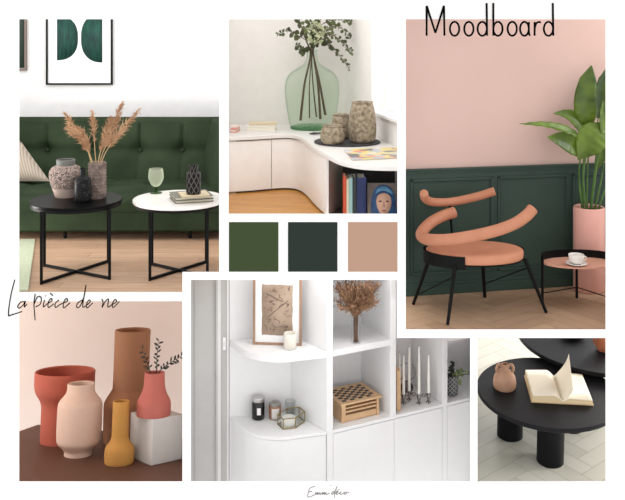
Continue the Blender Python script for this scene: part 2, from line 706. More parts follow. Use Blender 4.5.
# =================================================================== ROOM 1: green sofa and two round tables
A = Room()
F1 = 2.06
def axy(px, D): return (px - 312.5) / FPX * D
q = MB().prism([(-5.2, .05), (axy(186.5, 9.05), .05), (axy(186.5, 9.53), .53), (axy(226.8, 9.53), .53), (axy(226.8, 13.3), 4.3), (-6.4, 4.3)], F1 - .01, F1)
struct(A, q, 'floor_sofa_room', plank_mat('oak_boards', (206, 172, 144), (190, 154, 126), (120, 92, 72), 2.6, .2, .4))
q = MB().prism([(-6.4, 4.26), (axy(226.8, 13.26), 4.26), (axy(226.8, 13.32), 4.32), (-6.4, 4.32)], F1, 5.5)
struct(A, q, 'wall_sofa_room', mat('white_wall_sofa', (230, 230, 231), .8))

VELVET = mat('green_velvet', (51, 63, 45), .85, c2=(41, 52, 37), nscale=2.2, spec=.08)
xR = axy(226.6, 11.15)
sofa = thing(A, 'sofa', 'dark green velvet button-tufted sofa behind the two round tables', 'sofa', (-3.0, 2.9, F1))
Fs = FR[sofa.name]
# base box under the seat
q = MB().prism([(-4.7, 2.18), (xR - .012, 2.18), (axy(226.6, 12.75) - .012, 3.75), (-4.7, 3.75)], F1 + .105, F1 + .42)
q.build('base', VELVET, sofa, Fs, bevel=.03)
# seat
bx = [axy(p, 12.0) for p in (-46, -6, 34, 74, 114, 154, 194)]
def seat_disp(x, y, z):
    dz = 0.
    if z > F1 + .5:
        for cx in bx:
            for cy in (3.08,):
                d2 = ((x - cx) ** 2 + (y - cy) ** 2)
                dz -= .055 * math.exp(-d2 / .011)
            dz -= .012 * math.exp(-((x - cx) / .03) ** 2) * (1 if y > 2.35 else 0)
        dz += .012 * math.sin((y - 2.2) * 3.4)
    return (-.0954 * (y - 2.16) * max(0, (x + 3) / (xR + 3)), 0, dz)
spath = [(2.16, F1 + .36)] + [(2.22 - .09 * math.cos(R(a)), F1 + .47 + .09 * math.sin(R(a))) for a in range(-10, 95, 15)] + [(2.22 + .06 * k, F1 + .56) for k in range(1, 22)] + [(3.5, F1 + .36)]
q = MB().sweep(spath, [-4.7 + (xR - .02 + 4.7) * k / 110 for k in range(111)], seat_disp)
q.build('seat_cushion', VELVET, sofa, Fs, angle=60)
# backrest
bb = [axy(p, 12.45) for p in (-48, -2, 44, 91, 138, 181)]
ZT = F1 + 1.37
def back_disp(x, y, z):
    dy = 0.
    zb = F1 + .92
    if y < 3.62 and z < ZT - .01:
        for cx in bb:
            d2 = (x - cx) ** 2 + (z - zb) ** 2
            dy += .10 * math.exp(-d2 / .016)
            dy += .04 * math.exp(-((x - cx) / .022) ** 2) * (1 if z > zb else .55)
        dy += .05 * math.exp(-((z - zb) / .06) ** 2)
    return (0, dy, 0)
bpath = [(3.36 + .013 * k, F1 + .5 + .042 * k) for k in range(0, 20)] + [(3.64 + .1 * (1 - math.cos(R(a))), F1 + 1.30 + .07 * math.sin(R(a))) for a in range(0, 181, 30)] + [(3.86, F1 + .5)]
q = MB().sweep(bpath, [-4.7 + (-1.30 + 4.7) * k / 140 for k in range(141)], back_disp)
bkr = q.build('backrest', VELVET, sofa, Fs, angle=60)
for cx in bb[1:]:
    q = MB().lathe([(0, .022), (.018, .018), (.026, .004), (.02, -.008), (0, -.012)], 12)
    q.bm.transform(Matrix.Translation((cx, 3.605, F1 + .92)) @ Matrix.Rotation(R(90), 4, 'X'))
    q.build('button', VELVET, bkr, Fs)
# arms
inn = (axy(205, 12.45), 3.45)
q = MB()
def armring(px0, px1, z):
    a, b = axy(px0, 12.45), axy(px1, 11.15)
    return [q.v((x, y, z)) for x, y in ((a, 3.42), (b, 2.16), (xR, 2.16), (axy(226.6, 12.85), 3.86), (a - .04, 3.86))]
levels = [armring(199.5, 219.5, F1 + .12), armring(200, 220, F1 + .5), armring(204.5, 221.5, F1 + .9), armring(210, 223.5, F1 + 1.24), armring(212.5, 224.5, ZT - .01)]
q.bm.faces.new(levels[0][::-1]); q.bm.faces.new(levels[-1])
for a, b in zip(levels, levels[1:]):
    for k in range(5):
        q.bm.faces.new([a[k], a[(k + 1) % 5], b[(k + 1) % 5], b[k]])
q.build('armrest', VELVET, sofa, Fs, bevel=.02, seg=3)
q = MB().span((-5.0, 2.16, F1 + .14), (-4.72, 3.86, ZT - .02))
q.build('armrest', VELVET, sofa, Fs, bevel=.06, seg=4)
for px, y in ((65, 2.3), (-60, 2.3), (190, 2.3), (75, 3.6), (195, 3.6)):
    q = MB().cyl((axy(px, y + 9), y, F1), (axy(px, y + 9), y, F1 + .15), .022, .03, 12)
    q.build('leg', BLACKM, sofa, Fs)

# throw pillow leaning on the left of the backrest
q = MB()
c4 = [A.on_y(p[0], p[1], y) for p, y in (((52.5, 182.5), 3.02), ((21, 139), 3.34), ((-24, 141), 3.42), ((-28, 183), 3.1))]
nrm = (c4[1] - c4[0]).cross(c4[3] - c4[0]).normalized()
if nrm.y > 0: nrm = -nrm
def pil(sg):
    def f(u, v):
        p = c4[0].lerp(c4[1], u).lerp(c4[3].lerp(c4[2], u), v)
        e = 4 * u * (1 - u) * 4 * v * (1 - v)
        pin = 1 - .06 * (1 - min(4 * u * (1 - u), 4 * v * (1 - v)))
        mid = (c4[0] + c4[1] + c4[2] + c4[3]) / 4
        return mid + (p - mid) * pin + nrm * sg * .13 * e ** .45
    return f
q.grid(pil(1), 16, 16); q.grid(pil(-1), 16, 16)
bmesh.ops.remove_doubles(q.bm, verts=q.bm.verts[:], dist=.001)
mid = sum(c4, Vector()) / 4
q.bm.transform(Matrix.Translation(-mid))
m_, nt_, b_ = new_mat('ribbed_beige_linen')
wv = nt_.nodes.new('ShaderNodeTexWave'); wv.inputs['Scale'].default_value = 11; wv.inputs['Distortion'].default_value = .6
nt_.links.new(coords(nt_, (1, 1, .6), (0, R(35), 0)), wv.inputs['Vector'])
rp = nt_.nodes.new('ShaderNodeValToRGB'); rp.color_ramp.elements[0].color = rgb((146, 134, 121)); rp.color_ramp.elements[1].color = rgb((178, 167, 153))
nt_.links.new(wv.outputs['Fac'], rp.inputs[0]); nt_.links.new(rp.outputs[0], b_.inputs['Base Color']); b_.inputs['Roughness'].default_value = .9
single(A, q, 'throw_pillow', m_, 'beige ribbed linen pillow at the left end of the green sofa', 'pillow', mid)

# pictures on the wall
WY = 4.26
def picture(px0, px1, pyb, pyt, label, frame_m, fw, shapes, mat_m):
    a = A.on_y(px0, pyb, WY - .03); b = A.on_y(px1, pyb, WY - .03); t = A.on_y(px0, pyt, WY - .03)
    wd, ht = b.x - a.x, t.z - a.z
    o = thing(A, 'framed_picture', label, 'picture', ((a.x + b.x) / 2, WY, a.z))
    f = MB()
    for x0, z0, x1, z1 in ((-wd / 2, 0, wd / 2, fw), (-wd / 2, ht - fw, wd / 2, ht), (-wd / 2, fw, -wd / 2 + fw, ht - fw), (wd / 2 - fw, fw, wd / 2, ht - fw)):
        f.span((x0, -.045, z0), (x1, -.002, z1))
    f.build('frame', frame_m, o)
    MB().span((-wd / 2 + fw, -.02, fw), (wd / 2 - fw, -.008, ht - fw)).build('paper', mat_m, o)
    for pts, m in shapes:
        P = [A.on_y(x, y, WY - .022) - Vector(((a.x + b.x) / 2, WY, a.z)) for x, y in pts]
        k = MB(); k.face([Vector((p.x, -.0225, p.z)) for p in P])
        k.build('painted_shape', m, o, solid=.0015)
TEAL = mat('teal_paint', (16, 78, 64), .7, c2=(8, 48, 46), nscale=9, stretch=(3, 1, .6))
PAPER = mat('art_paper', (236, 236, 238), .8)
def dshape(flat, bulge, cy, hy):
    s = 1 if bulge > flat else -1
    w_ = abs(bulge - flat)
    pts = []
    for k in range(-90, 91, 6):
        a = R(k)
        pts.append((flat + s * w_ * (max(math.cos(a), 0) ** .85), cy + hy * math.copysign(abs(math.sin(a)) ** .8, math.sin(a))))
    return pts
picture(46.1, 112.5, 84.8, -22, 'black framed print of two dark teal half rounds above the sofa', BLACKM, .024,
        [(dshape(57, 78, 38, 22.3), TEAL), (dshape(102.3, 81, 38, 24.5), TEAL)], PAPER)
picture(-34, 26.6, 70.5, -30, 'second framed picture cut off at the left of the sofa wall', mat('pale_wood_frame', (120, 104, 98), .6), .03,
        [([(24.4, -10), (24.4, 68), (-10, 68), (-10, -10)], mat('picture_dark_green', (52, 70, 62), .7))], mat('picture_pale_paper', (215, 214, 210), .8))

# rug
q = MB()
p = [A.on_z(x, y, F1) for x, y in ((35, 240.5), (29.3, 290.5))]
q.prism([(p[0].x, p[0].y), (p[1].x, .08), (-4.6, .08), (-4.9, p[0].y)], F1 + .002, F1 + .02)
single(A, q, 'rug', mat('woven_pale_green', (192, 199, 174), .95, c2=(170, 179, 152), nscale=26, stretch=(1, 5, 1), bump=.5, bscale=60), 'pale green woven rug on the wood floor at far left', 'rug', (0, 0, 0))

# round tables
HT = 2.859
MARBLE = mat('white_marble', (240, 236, 233), .25, c2=(226, 220, 217), nscale=3)
BLACKGLASS = mat('black_gloss_top', (10, 10, 11), .3, spec=.06)
def round_table(cx, cy, r, rz, label, top_m, half):
    o = thing(A, 'round_table', label, 'side table', (cx, cy, F1), rz, 'round side tables on crossed metal legs')
    h = HT - F1
    q = MB().lathe([(0, h - .034), (r - .006, h - .034), (r, h - .028), (r, h - .006), (r - .006, h), (0, h)], 64)
    q.build('table_top', top_m, o)
    q = MB()
    q.lathe([(r - .05, h - .062), (r - .012, h - .062), (r - .012, h - .035), (r - .05, h - .035), (r - .05, h - .062)], 64)
    q.build('top_ring', BLACKM, o)
    a = half
    for sx in (-1, 1):
        for sy in (-1, 1):
            q = MB().span((sx * a - .015, sy * a - .015, 0), (sx * a + .015, sy * a + .015, h - .05))
            q.build('leg', BLACKM, o)
    for sg in (1, -1):
        q = MB().box((0, 0, .016), (2 * 1.414 * a, .026, .028 if sg == 1 else .026), Matrix.Rotation(R(45 * sg), 3, 'Z'))
        q.build('cross_bar', BLACKM, o)
    return o
TL = (axy(76.2, 9.75), .75)
TR = (axy(179, 9.8), .80)
round_table(TL[0], TL[1], .49, R(14), 'round table with a glossy black top and crossed black legs', BLACKGLASS, .345)
round_table(TR[0], TR[1], .498, R(8), 'round table with a white marble top and crossed black legs', MARBLE, .30)

def vase(room, name, label, cat, cx, rows, pyb, z, m, wall=.012, n=48, group=None, inner=.45, parts=(), k=4, dz=0.):
    """turned vessel from its picture profile; rows from the base up as (half width, py)"""
    c = stand(room, cx, pyb, z + .0008, rows[0][0])
    pyc = room.px(c)[1]
    off = pyb - pyc
    prof = rowsprof(room, c, smooth_rows(rows, k), pyc)
    prof = [(r, max(zz, 0)) for r, zz in prof]
    prof[0] = (prof[0][0], 0)
    top = prof[-1][1]
    c.z += dz
    o = thing(room, name, label, cat, c, 0, group)
    MB().lathe(open_top(prof, wall, top * inner), n).build('body', m, o, angle=50)
    return o, c, prof

PINKV = speckle_mat('speckled_pink_clay', (190, 170, 160), (66, 60, 60), 105, .5, .8, .1, .34)
o, c, pr = vase(A, 'speckled_vase', 'wide pale pink vase with dark specks on the black table', 'vase', 65.8,
                [(10.5, 196.3), (12.5, 190), (15.3, 182), (16.4, 175), (15.6, 170), (12.5, 166.5), (9, 165.2)], 198.5, HT, PINKV)
q = MB().lathe([(9 * A.m(c), pr[-1][1]), (9 * A.m(c) + .004, pr[-1][1] + .06), (9 * A.m(c) - .008, pr[-1][1] + .066), (9 * A.m(c) - .014, pr[-1][1] + .06), (9 * A.m(c) - .014, pr[-1][1] - .05)], 40)
q.build('neck', mat('grey_glaze', (108, 108, 104), .6), o)
DARKB = speckle_mat('dark_speckled_glaze', (15, 16, 18), (74, 74, 76), 90, .4, .4)
vase(A, 'dark_bottle_vase', 'small black speckled bottle standing before the pink speckled vase', 'bottle', 82.7,
     [(7.6, 201), (8.3, 198), (8.3, 183), (7.6, 178.5), (4.4, 176.5), (2.9, 175.6), (2.7, 170), (3.0, 168)], 202.5, HT, DARKB, .01)
# embossed cylinder vase
c = stand(A, 97.2, 199.5, HT, 8.8)
m_ = A.m(c); hh = 35.5 * m_; r0 = 9 * m_
EMB = mat('embossed_taupe_clay', (140, 122, 114), .8, c2=(92, 79, 74), nscale=16)
ev = thing(A, 'embossed_vase', 'taupe cylinder vase with embossed pattern holding the pampas grass', 'vase', c)
def embf(u, v):
    a = 2 * PI * u
    k = (u * 14 + (v * 11 % 2 >= 1) * .5) % 1
    tri = 1 - abs((v * 11) % 1 - .5) * 2
    d = .011 * max(0, tri - abs(k - .5) * 2)
    r = r0 - .006 + d
    return Vector((r * math.cos(a), r * math.sin(a), hh * v))
q = MB().grid(embf, 112, 66, True)
q.lathe([(r0 - .006, hh), (r0 - .01, hh + .004), (r0 - .02, hh), (r0 - .02, .2), (0, .2)], 112)
q.lathe([(0, 0), (r0 - .006, 0)], 112)
q.build('body', EMB, ev, angle=70)

# pampas grass
random.seed(4)
STEM = mat('dry_stem', (196, 166, 124), .8)
PLUME = mat('pampas_plume', (204, 168, 134), .9, c2=(166, 124, 92), nscale=9)
def pampas(label, pts, spread, t0, dens, mouth):
    P = [A.on_y(x, y, c.y + d) for x, y, d in pts]
    base = mouth
    o = thing(A, 'pampas_stalk', label, 'pampas grass', base, 0, 'pampas grass in the embossed vase')
    line = crspline([base] + P, 10)
    L = len(line)
    rs = [.0065 * (1 - .8 * i / L) for i in range(L)]
    MB().tube(line, rs, 6).build('stem', STEM, o, FR[o.name])
    q = MB()
    n = int(dens)
    for k in range(n):
        t = t0 + (1 - t0) * random.random() ** .9
        i = min(int(t * (L - 1)), L - 2)
        p = line[i].lerp(line[i + 1], t * (L - 1) - i)
        d = (line[i + 1] - line[i]).normalized()
        env = math.sin(PI * min(1, .12 + .9 * (t - t0) / (1 - t0))) ** .7
        s = Vector((random.gauss(0, 1), random.gauss(0, .7), random.gauss(-.2, .8)))
        s = (s - d * s.dot(d)).normalized()
        v = (d * random.uniform(.5, 1.1) + s * random.uniform(.15, .75)).normalized()
        ln = random.uniform(.035, .085) * (.5 + .8 * env)
        wd = .0036
        st = p + s * random.uniform(0, spread * .62) * env
        sd = v.cross(Vector((random.gauss(0, 1), random.gauss(0, 1), random.gauss(0, 1)))).normalized() * wd
        drop = Vector((0, 0, -.03 * random.random()))
        q.face([st - sd * .5, st + v * ln * .5 - sd, st + v * ln + drop, st + v * ln * .5 + sd, st + sd * .5])
    q.build('plume', PLUME, o, FR[o.name], smooth=False, recalc=False)
mz = c.z + .22
def mo(dx, dy): return Vector((c.x + dx, c.y + dy, mz))
pampas('pampas stalk reaching highest left with a thin tip', [(91, 158, 0), (77, 134, .08), (64.5, 112.5, .17)], .02, .52, 230, mo(-.03, .01))
pampas('fluffy lowest pampas stalk drooping over the pink vase', [(90, 158, -.03), (82, 139, -.11), (66.5, 127, -.2)], .045, .45, 420, mo(-.035, -.03))
pampas('thick pampas stalk just left of the thin upright stalk', [(91, 158, .03), (86, 143, .01), (78, 127, .0)], .04, .45, 380, mo(-.02, .035))
pampas('thin upright brown pampas stalk in the middle', [(95.5, 158, .04), (94, 135, .13), (92, 111, .2)], .012, .55, 180, mo(.0, .04))
pampas('fluffy pampas stalk right of the thin upright stalk', [(99, 158, -.03), (105, 138, -.1), (111, 117, -.16)], .042, .45, 430, mo(.02, -.035))
pampas('tallest pampas stalk pointing straight up above the sofa', [(101, 158, .03), (112, 133, .0), (122.5, 102, -.0)], .03, .5, 360, mo(.03, .02))
pampas('pampas stalk leaning farthest to the right', [(103, 158, 0), (117, 136, .13), (139.5, 109, .27)], .03, .5, 330, mo(.04, -.005))

# things on the marble table
GRN = glass_mat('green_ribbed_glass', (222, 234, 212), .2, .12, haze=.4, hazec=(226, 229, 212))
gc = stand(A, 156, 194.2, HT, 6)
g_ = A.m(gc)
gl = thing(A, 'wine_glass', 'green tinted stemmed wine glass on the marble table', 'glass', gc)
yb = lambda py: (A.px(gc)[1] - py) * g_
MB().lathe([(0, 0), (6 * g_, 0), (6 * g_, .006), (2 * g_, .014), (1.3 * g_, .03), (1.5 * g_, yb(187)), (0, yb(186.5))], 32).build('stem', glass_mat('green_glass_stem', (168, 196, 150), .2), gl)
pf = [(max(p.x, .001), p.y) for p in crspline([(1.2 * g_, yb(186.8), 0), (4.5 * g_, yb(184.8), 0), (7.4 * g_, yb(179), 0), (7.7 * g_, yb(174.5), 0), (6.9 * g_, yb(168.6), 0)], 5)]
MB().lathe(pf, 40).build('bowl', GRN, gl)

def book(room, name, label, FLp, FRp, dep, z0, h, cov, pages, cover_t=.006, inset=.012, group=None, rz_add=0., cat='book'):
    a, ang, wd = box_from(room, FLp, FRp, dep, z0)
    o = thing(room, name, label, cat, a, ang + rz_add, group)
    MB().span((0, 0, 0), (wd, dep, cover_t)).build('cover', cov, o, bevel=.002)
    MB().span((0, 0, h - cover_t), (wd, dep, h)).build('cover', cov, o, bevel=.002)
    MB().span((inset, inset, cover_t), (wd - inset, dep - .002, h - cover_t)).build('pages', pages, o)
    return o
PAGES = mat('cream_pages', (232, 226, 210), .8, c2=(214, 206, 188), nscale=3, stretch=(1, 1, 60))
GREYB = mat('grey_green_cover', (112, 110, 98), .6)
book(A, 'book', 'grey book at the bottom of the stack on the marble table', (175.5, 204), (214.5, 204), .36, HT, .033, GREYB, PAGES, group='grey books on the marble table', rz_add=R(19))
book(A, 'book', 'grey book lying under the tan notebook', (175.5, 201), (214.5, 201), .36, HT + .034, .033, GREYB, PAGES, group='grey books on the marble table', rz_add=R(20))
book(A, 'notebook', 'pale tan notebook under the patterned black bottle', (182, 198.2), (210.5, 198.2), .25, HT + .068, .02, mat('tan_cover', (214, 196, 164), .7), PAGES, cat='notebook', rz_add=R(18))
LAT = lattice_mat('black_lattice_glaze', (22, 21, 21), (88, 84, 79), 9, .1)
vase(A, 'patterned_bottle', 'black bottle with a grey lattice pattern on the tan notebook', 'bottle', 193.5,
     [(6.5, 193.8), (7.3, 191.5), (7.3, 175), (6.4, 172.6), (5.0, 171.4), (4.6, 168), (5.2, 165.6)], 194.9, HT + .0885, LAT, .01)

# =================================================================== ROOM 2: curved counter with the demijohn
B = Room()
CZ, F2 = 3.30, 2.566
bw = 12.98 + CAMY
BW = mat('warm_grey_wall', (226, 222, 217), .85)
BW2 = mat('warm_white_wall', (233, 230, 226), .85)
cor = Vector((.483, bw)); rdir = Vector((.515, -2.35))
q = MB().prism([(axy(227.6, 12.95), bw), (cor.x, bw), (cor.x + .02, bw + .05), (axy(227.6, 12.95), bw + .05)], F2, 5.6)
struct(B, q, 'wall_back', BW)
def rw(t, off=0.):
    n = Vector((2.35, .515)).normalized() * off
    p = cor + rdir * t + n
    return (p.x, p.y)
q = MB().prism([rw(0), rw(.55), rw(.55, .3), rw(0, .3)], F2, 5.6)
struct(B, q, 'wall_right', BW2)
t_e = 1.05
q = MB().prism([rw(.55), rw(t_e), rw(t_e, .02), rw(.7, .2), rw(.55, .3)], F2, 3.60)
struct(B, q, 'wall_under_window', BW2)
q = MB().prism([rw(.53, -.05), rw(t_e, -.05), rw(t_e, .02), rw(.7, .2), rw(.55, .3), rw(.55, 0), rw(.53, 0)], 3.60, 3.635)
struct(B, q, 'window_sill', WHITE)
q = MB()
for z0, z1, ta, tb in ((3.64, 3.70, .56, .80), (5.4, 5.5, .56, .80), (3.70, 5.4, .56, .60), (3.70, 5.4, .77, .80)):
    q.prism([rw(ta, .17), rw(tb, .17), rw(tb, .20), rw(ta, .20)], z0, z1)
struct(B, q, 'window_1', WHITE)
DAYPANE, nt_, b_ = new_mat('daylit_window_pane')
b_.inputs['Emission Color'].default_value = (1, 1, 1, 1)
b_.inputs['Emission Strength'].default_value = 1.2
q = MB().prism([rw(.6, .18), rw(.77, .18), rw(.77, .187), rw(.6, .187)], 3.7, 5.4)
struct(B, q, 'window_glass', DAYPANE)
q = MB().prism([(axy(227.6, 10.2), 1.2), (axy(345, 10.2), 1.2), (axy(345, 12.3), 3.3), (axy(227.6, 12.3), 3.3)], F2 - .03, F2)
struct(B, q, 'floor_counter_room', plank_mat('honey_boards', (203, 144, 64), (188, 127, 50), (150, 88, 34), 1.4, .17, .35, .25))

# counter: continuous worktop and the cabinets under it
edge = [(229, 137), (250, 136.2), (272, 134.8), (288, 134.4), (297, 135.6), (304, 138.8), (312, 145), (320, 150.2), (330, 156.2), (338, 160), (348, 162.8), (362, 165), (380, 166), (399.5, 166.3)]
epts = [B.on_z(x, y, CZ) for x, y in edge]
epts[0].x = axy(228.6, epts[0].y + 9)
es = crspline([(p.x, p.y, 0) for p in epts], 5)
TOPM = mat('counter_white', (228, 225, 222), .35, spec=.4)
ctop = thing(B, 'worktop', 'long white curved worktop carrying the demijohn, pots and magazine', 'worktop', (.2, 2.6, F2))
Fc = FR[ctop.name]
poly = [(p.x, p.y) for p in es] + [(axy(400, 10.3), 1.3), rw(1.0, -.004), rw(0.01, -.004), (axy(228.6, 12.9), bw - .004)]
q = MB().prism(poly, CZ - .05, CZ)
q.build('slab', TOPM, ctop, Fc, bevel=.006)
CABM = mat('cabinet_cream', (241, 238, 235), .5)
GAP = mat('shadow_gap_grey', (70, 66, 62), .8)
cab = thing(B, 'curved_cabinet', 'white curved base cabinet with handleless doors under the worktop', 'cabinet', (-.4, 2.6, F2))
Fb = FR[cab.name]
def inset(pts, d):
    out = []
    for i, p in enumerate(pts):
        a = pts[max(i - 1, 0)]; b = pts[min(i + 1, len(pts) - 1)]
        t = Vector((b.x - a.x, b.y - a.y)).normalized()
        out.append(Vector((p.x - t.y * d, p.y + t.x * d)))
    return out
i_sp = min(range(len(es)), key=lambda i: abs(B.px((es[i].x, es[i].y, CZ))[0] - 273.7))
i_end = min(range(len(es)), key=lambda i: abs(B.px((es[i].x, es[i].y, CZ))[0] - 324))
fr = inset(es, .03)
back = inset(es, .055)
def panel(i0, i1, name, m, z0, z1, parent, F, f0=fr, f1=back):
    pl = [(p.x, p.y) for p in f0[i0:i1 + 1]] + [(p.x, p.y) for p in reversed(f1[i0:i1 + 1])]
    return MB().prism(pl, z0, z1).build(name, m, parent, F, angle=25)
panel(2, i_end - 3, 'carcass', GAP, F2, CZ - .051, cab, Fb, inset(es, .056), inset(es, .09))
d1 = panel(0, i_sp, 'door', CABM, F2 + .025, CZ - .066, cab, Fb)
# second door starts a hair further on
j = i_sp
g = (fr[j + 1] - fr[j]).normalized() * .008
frb = fr[:]; bab = back[:]
frb[j] = fr[j] + g; bab[j] = back[j] + g
panel(j, i_end, 'door', CABM, F2 + .025, CZ - .066, cab, Fb, frb, bab)

# open book niche in the rounded end
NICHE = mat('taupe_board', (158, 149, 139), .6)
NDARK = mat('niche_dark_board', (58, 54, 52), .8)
niche = thing(B, 'book_niche', 'taupe open book niche under the rounded end of the worktop', 'shelf', (.45, 1.5, F2))
Fn = FR[niche.name]
e = fr[i_end]
L0 = Vector((e.x + .03, e.y + .025)); L1 = Vector((axy(343, 10.65), 1.65))
R0 = Vector((axy(399, 9.75), .75)); R1 = Vector((axy(395, 10.65), 1.65))
q = MB().prism([(L0.x, L0.y), (L1.x, L1.y), (L1.x - .02, L1.y), (L0.x - .004, L0.y + .05)], F2, CZ - .052)
q.build('side_panel', NICHE, niche, Fn)
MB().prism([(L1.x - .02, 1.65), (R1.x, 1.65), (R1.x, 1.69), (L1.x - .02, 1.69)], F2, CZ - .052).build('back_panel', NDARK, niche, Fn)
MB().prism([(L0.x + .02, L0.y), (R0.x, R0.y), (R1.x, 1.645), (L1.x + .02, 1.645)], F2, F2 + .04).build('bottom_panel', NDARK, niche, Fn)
def nbook(px0, px1, pyt, y, label, c, dep=.3, spine_line=None):
    a = axy(px0 + .15, y + 9); b = axy(px1 - .15, y + 9)
    z = F2 + .041
    h = B.on_y(px0, pyt, y).z - z
    o = thing(B, 'book', label, 'book', (a, y, z), 0, 'books in the niche')
    wd = b - a
    cv = mat('book_cover', c, .5)
    MB().span((0, 0, 0), (wd, .006, h)).build('spine', cv, o)
    MB().span((0, .006, 0), (wd * .12, dep, h)).build('cover', cv, o)
    MB().span((wd * .88, .006, 0), (wd, dep, h)).build('cover', cv, o)
    MB().span((wd * .12, .0065, .01), (wd * .88, dep - .01, h - .012)).build('pages', PAGES, o)
nbook(343.3, 346.4, 176.5, 1.0, 'tall orange red book at the left end of the niche', (206, 82, 48))
nbook(346.4, 348.9, 179, 1.0, 'thin cream book right of the orange red book', (222, 208, 182))
nbook(348.9, 352.6, 178, 1.0, 'pale turquoise book between cream and black spines', (152, 190, 186))
nbook(352.6, 356.6, 177, 1.0, 'black green book right of the pale turquoise book', (34, 44, 46))
nbook(356.6, 366.4, 177.5, 1.02, 'thick navy blue book beside the portrait cover', (30, 46, 98), .34)
# art book facing out: a generic hooded portrait
y0 = .93
z0 = F2 + .041
a = B.on_y(367.5, 183, y0); b = B.on_y(398.5, 183, y0)
hb = a.z - z0
ab = thing(B, 'art_book', 'large book showing a portrait in a blue headscarf on its cover', 'book', ((a.x + b.x) / 2, y0, z0))
wb = b.x - a.x
abc = MB().span((-wb / 2, 0, 0), (wb / 2, .012, hb)).build('cover', mat('umber_cover', (104, 92, 84), .45, c2=(74, 62, 58), nscale=5), ab)
MB().span((-wb / 2 + .01, .0125, .008), (wb / 2 - .01, .05, hb - .008)).build('pages', PAGES, ab)
def flat_shape(name, m, pts, yy, sub=True):
    P = [B.on_y(x, y, y0) for x, y in pts]
    if sub: P = crspline(P + [P[0]], 4)[:-1]
    q = MB(); q.face([Vector((p.x - ab.location.x, yy, max(p.z - z0, .002))) for p in P])
    return q.build(name, m, abc, solid=.0008, recalc=False)
BLUE1 = mat('scarf_blue', (38, 86, 130), .5, c2=(28, 56, 96), nscale=16)
BLUE2 = mat('scarf_light_blue', (84, 132, 168), .5)
SKIN = mat('printed_skin', (208, 164, 140), .5)
DK = mat('printed_dark', (44, 30, 30), .5)
flat_shape('printed_headscarf', BLUE1, [(372, 222), (371, 206), (372, 196), (376, 187.5), (384, 184.6), (391, 188), (395, 196), (396, 207), (397, 222)], -.0012)
flat_shape('printed_headscarf', BLUE2, [(375, 194), (378, 188.5), (384, 186.2), (390, 189), (393, 194.5), (388, 192), (382, 190.6)], -.0022)
flat_shape('printed_face', SKIN, [(376.2, 201), (378, 195.5), (384, 193), (390, 196), (391.4, 203), (389.5, 210), (385.5, 215.5), (381, 214), (377.5, 208)], -.0032)
for ex in (380.2, 387.2):
    flat_shape('printed_eye', DK, [(ex - 1.6, 201.4), (ex, 200.4), (ex + 1.6, 201.3), (ex, 202.2)], -.0042)
flat_shape('printed_mouth', mat('printed_lip', (168, 92, 84), .5), [(381.6, 210.4), (383.8, 209.6), (386, 210.2), (383.8, 211.6)], -.0042)
flat_shape('printed_nose', mat('printed_nose_tone', (180, 132, 110), .5), [(383, 202), (384.2, 202), (385, 206.5), (382.4, 206.8)], -.0042)

# demijohn with branches
JG = glass_mat('pale_green_glass', (242, 248, 242), .07, .02, haze=.035, hazec=(200, 218, 204))
JGB = glass_mat('green_glass_bottom', (196, 222, 200), .2, .02, haze=.25, hazec=(140, 184, 148))
dc = B.on_z(312, 131, CZ) + Vector((0, .27, 0))
dm = B.m(dc); dpy = B.px(dc)[1]
jar = thing(B, 'demijohn', 'large pale green glass demijohn holding eucalyptus branches', 'glass bottle', dc)
rows = [(21.5, dpy - .3), (23.2, 121), (25.2, 110), (27, 97), (27.3, 88), (26, 79.5), (22, 73), (15, 68.2), (9, 64.5), (6.3, 60.5), (5.4, 55), (5.3, 51)]
pf = [(r, (dpy - y) * dm) for r, y in smooth_rows(rows, 5)]
pf = [(r * dm, max(z, .004)) for r, z in pf]
MB().lathe(pf + [(5.9 * dm, pf[-1][1] + .004), (5.9 * dm, pf[-1][1] + .02), (5.0 * dm, pf[-1][1] + .02)], 64).build('body', JG, jar, angle=80)
MB().lathe([(0, .03), (12 * dm, .012), (20 * dm, .003), (21.3 * dm, .006), (21.6 * dm, .03), (20 * dm, .04), (0, .055)], 64).build('thick_bottom', JGB, jar)
random.seed(11)
BARK = mat('branch_bark', (96, 74, 52), .8, c2=(70, 54, 40), nscale=20)
EUC = mat('eucalyptus_leaf', (98, 106, 66), .6, c2=(62, 72, 42), nscale=6)
neck = Vector((dc.x, dc.y, dc.z + (dpy - 55) * dm))
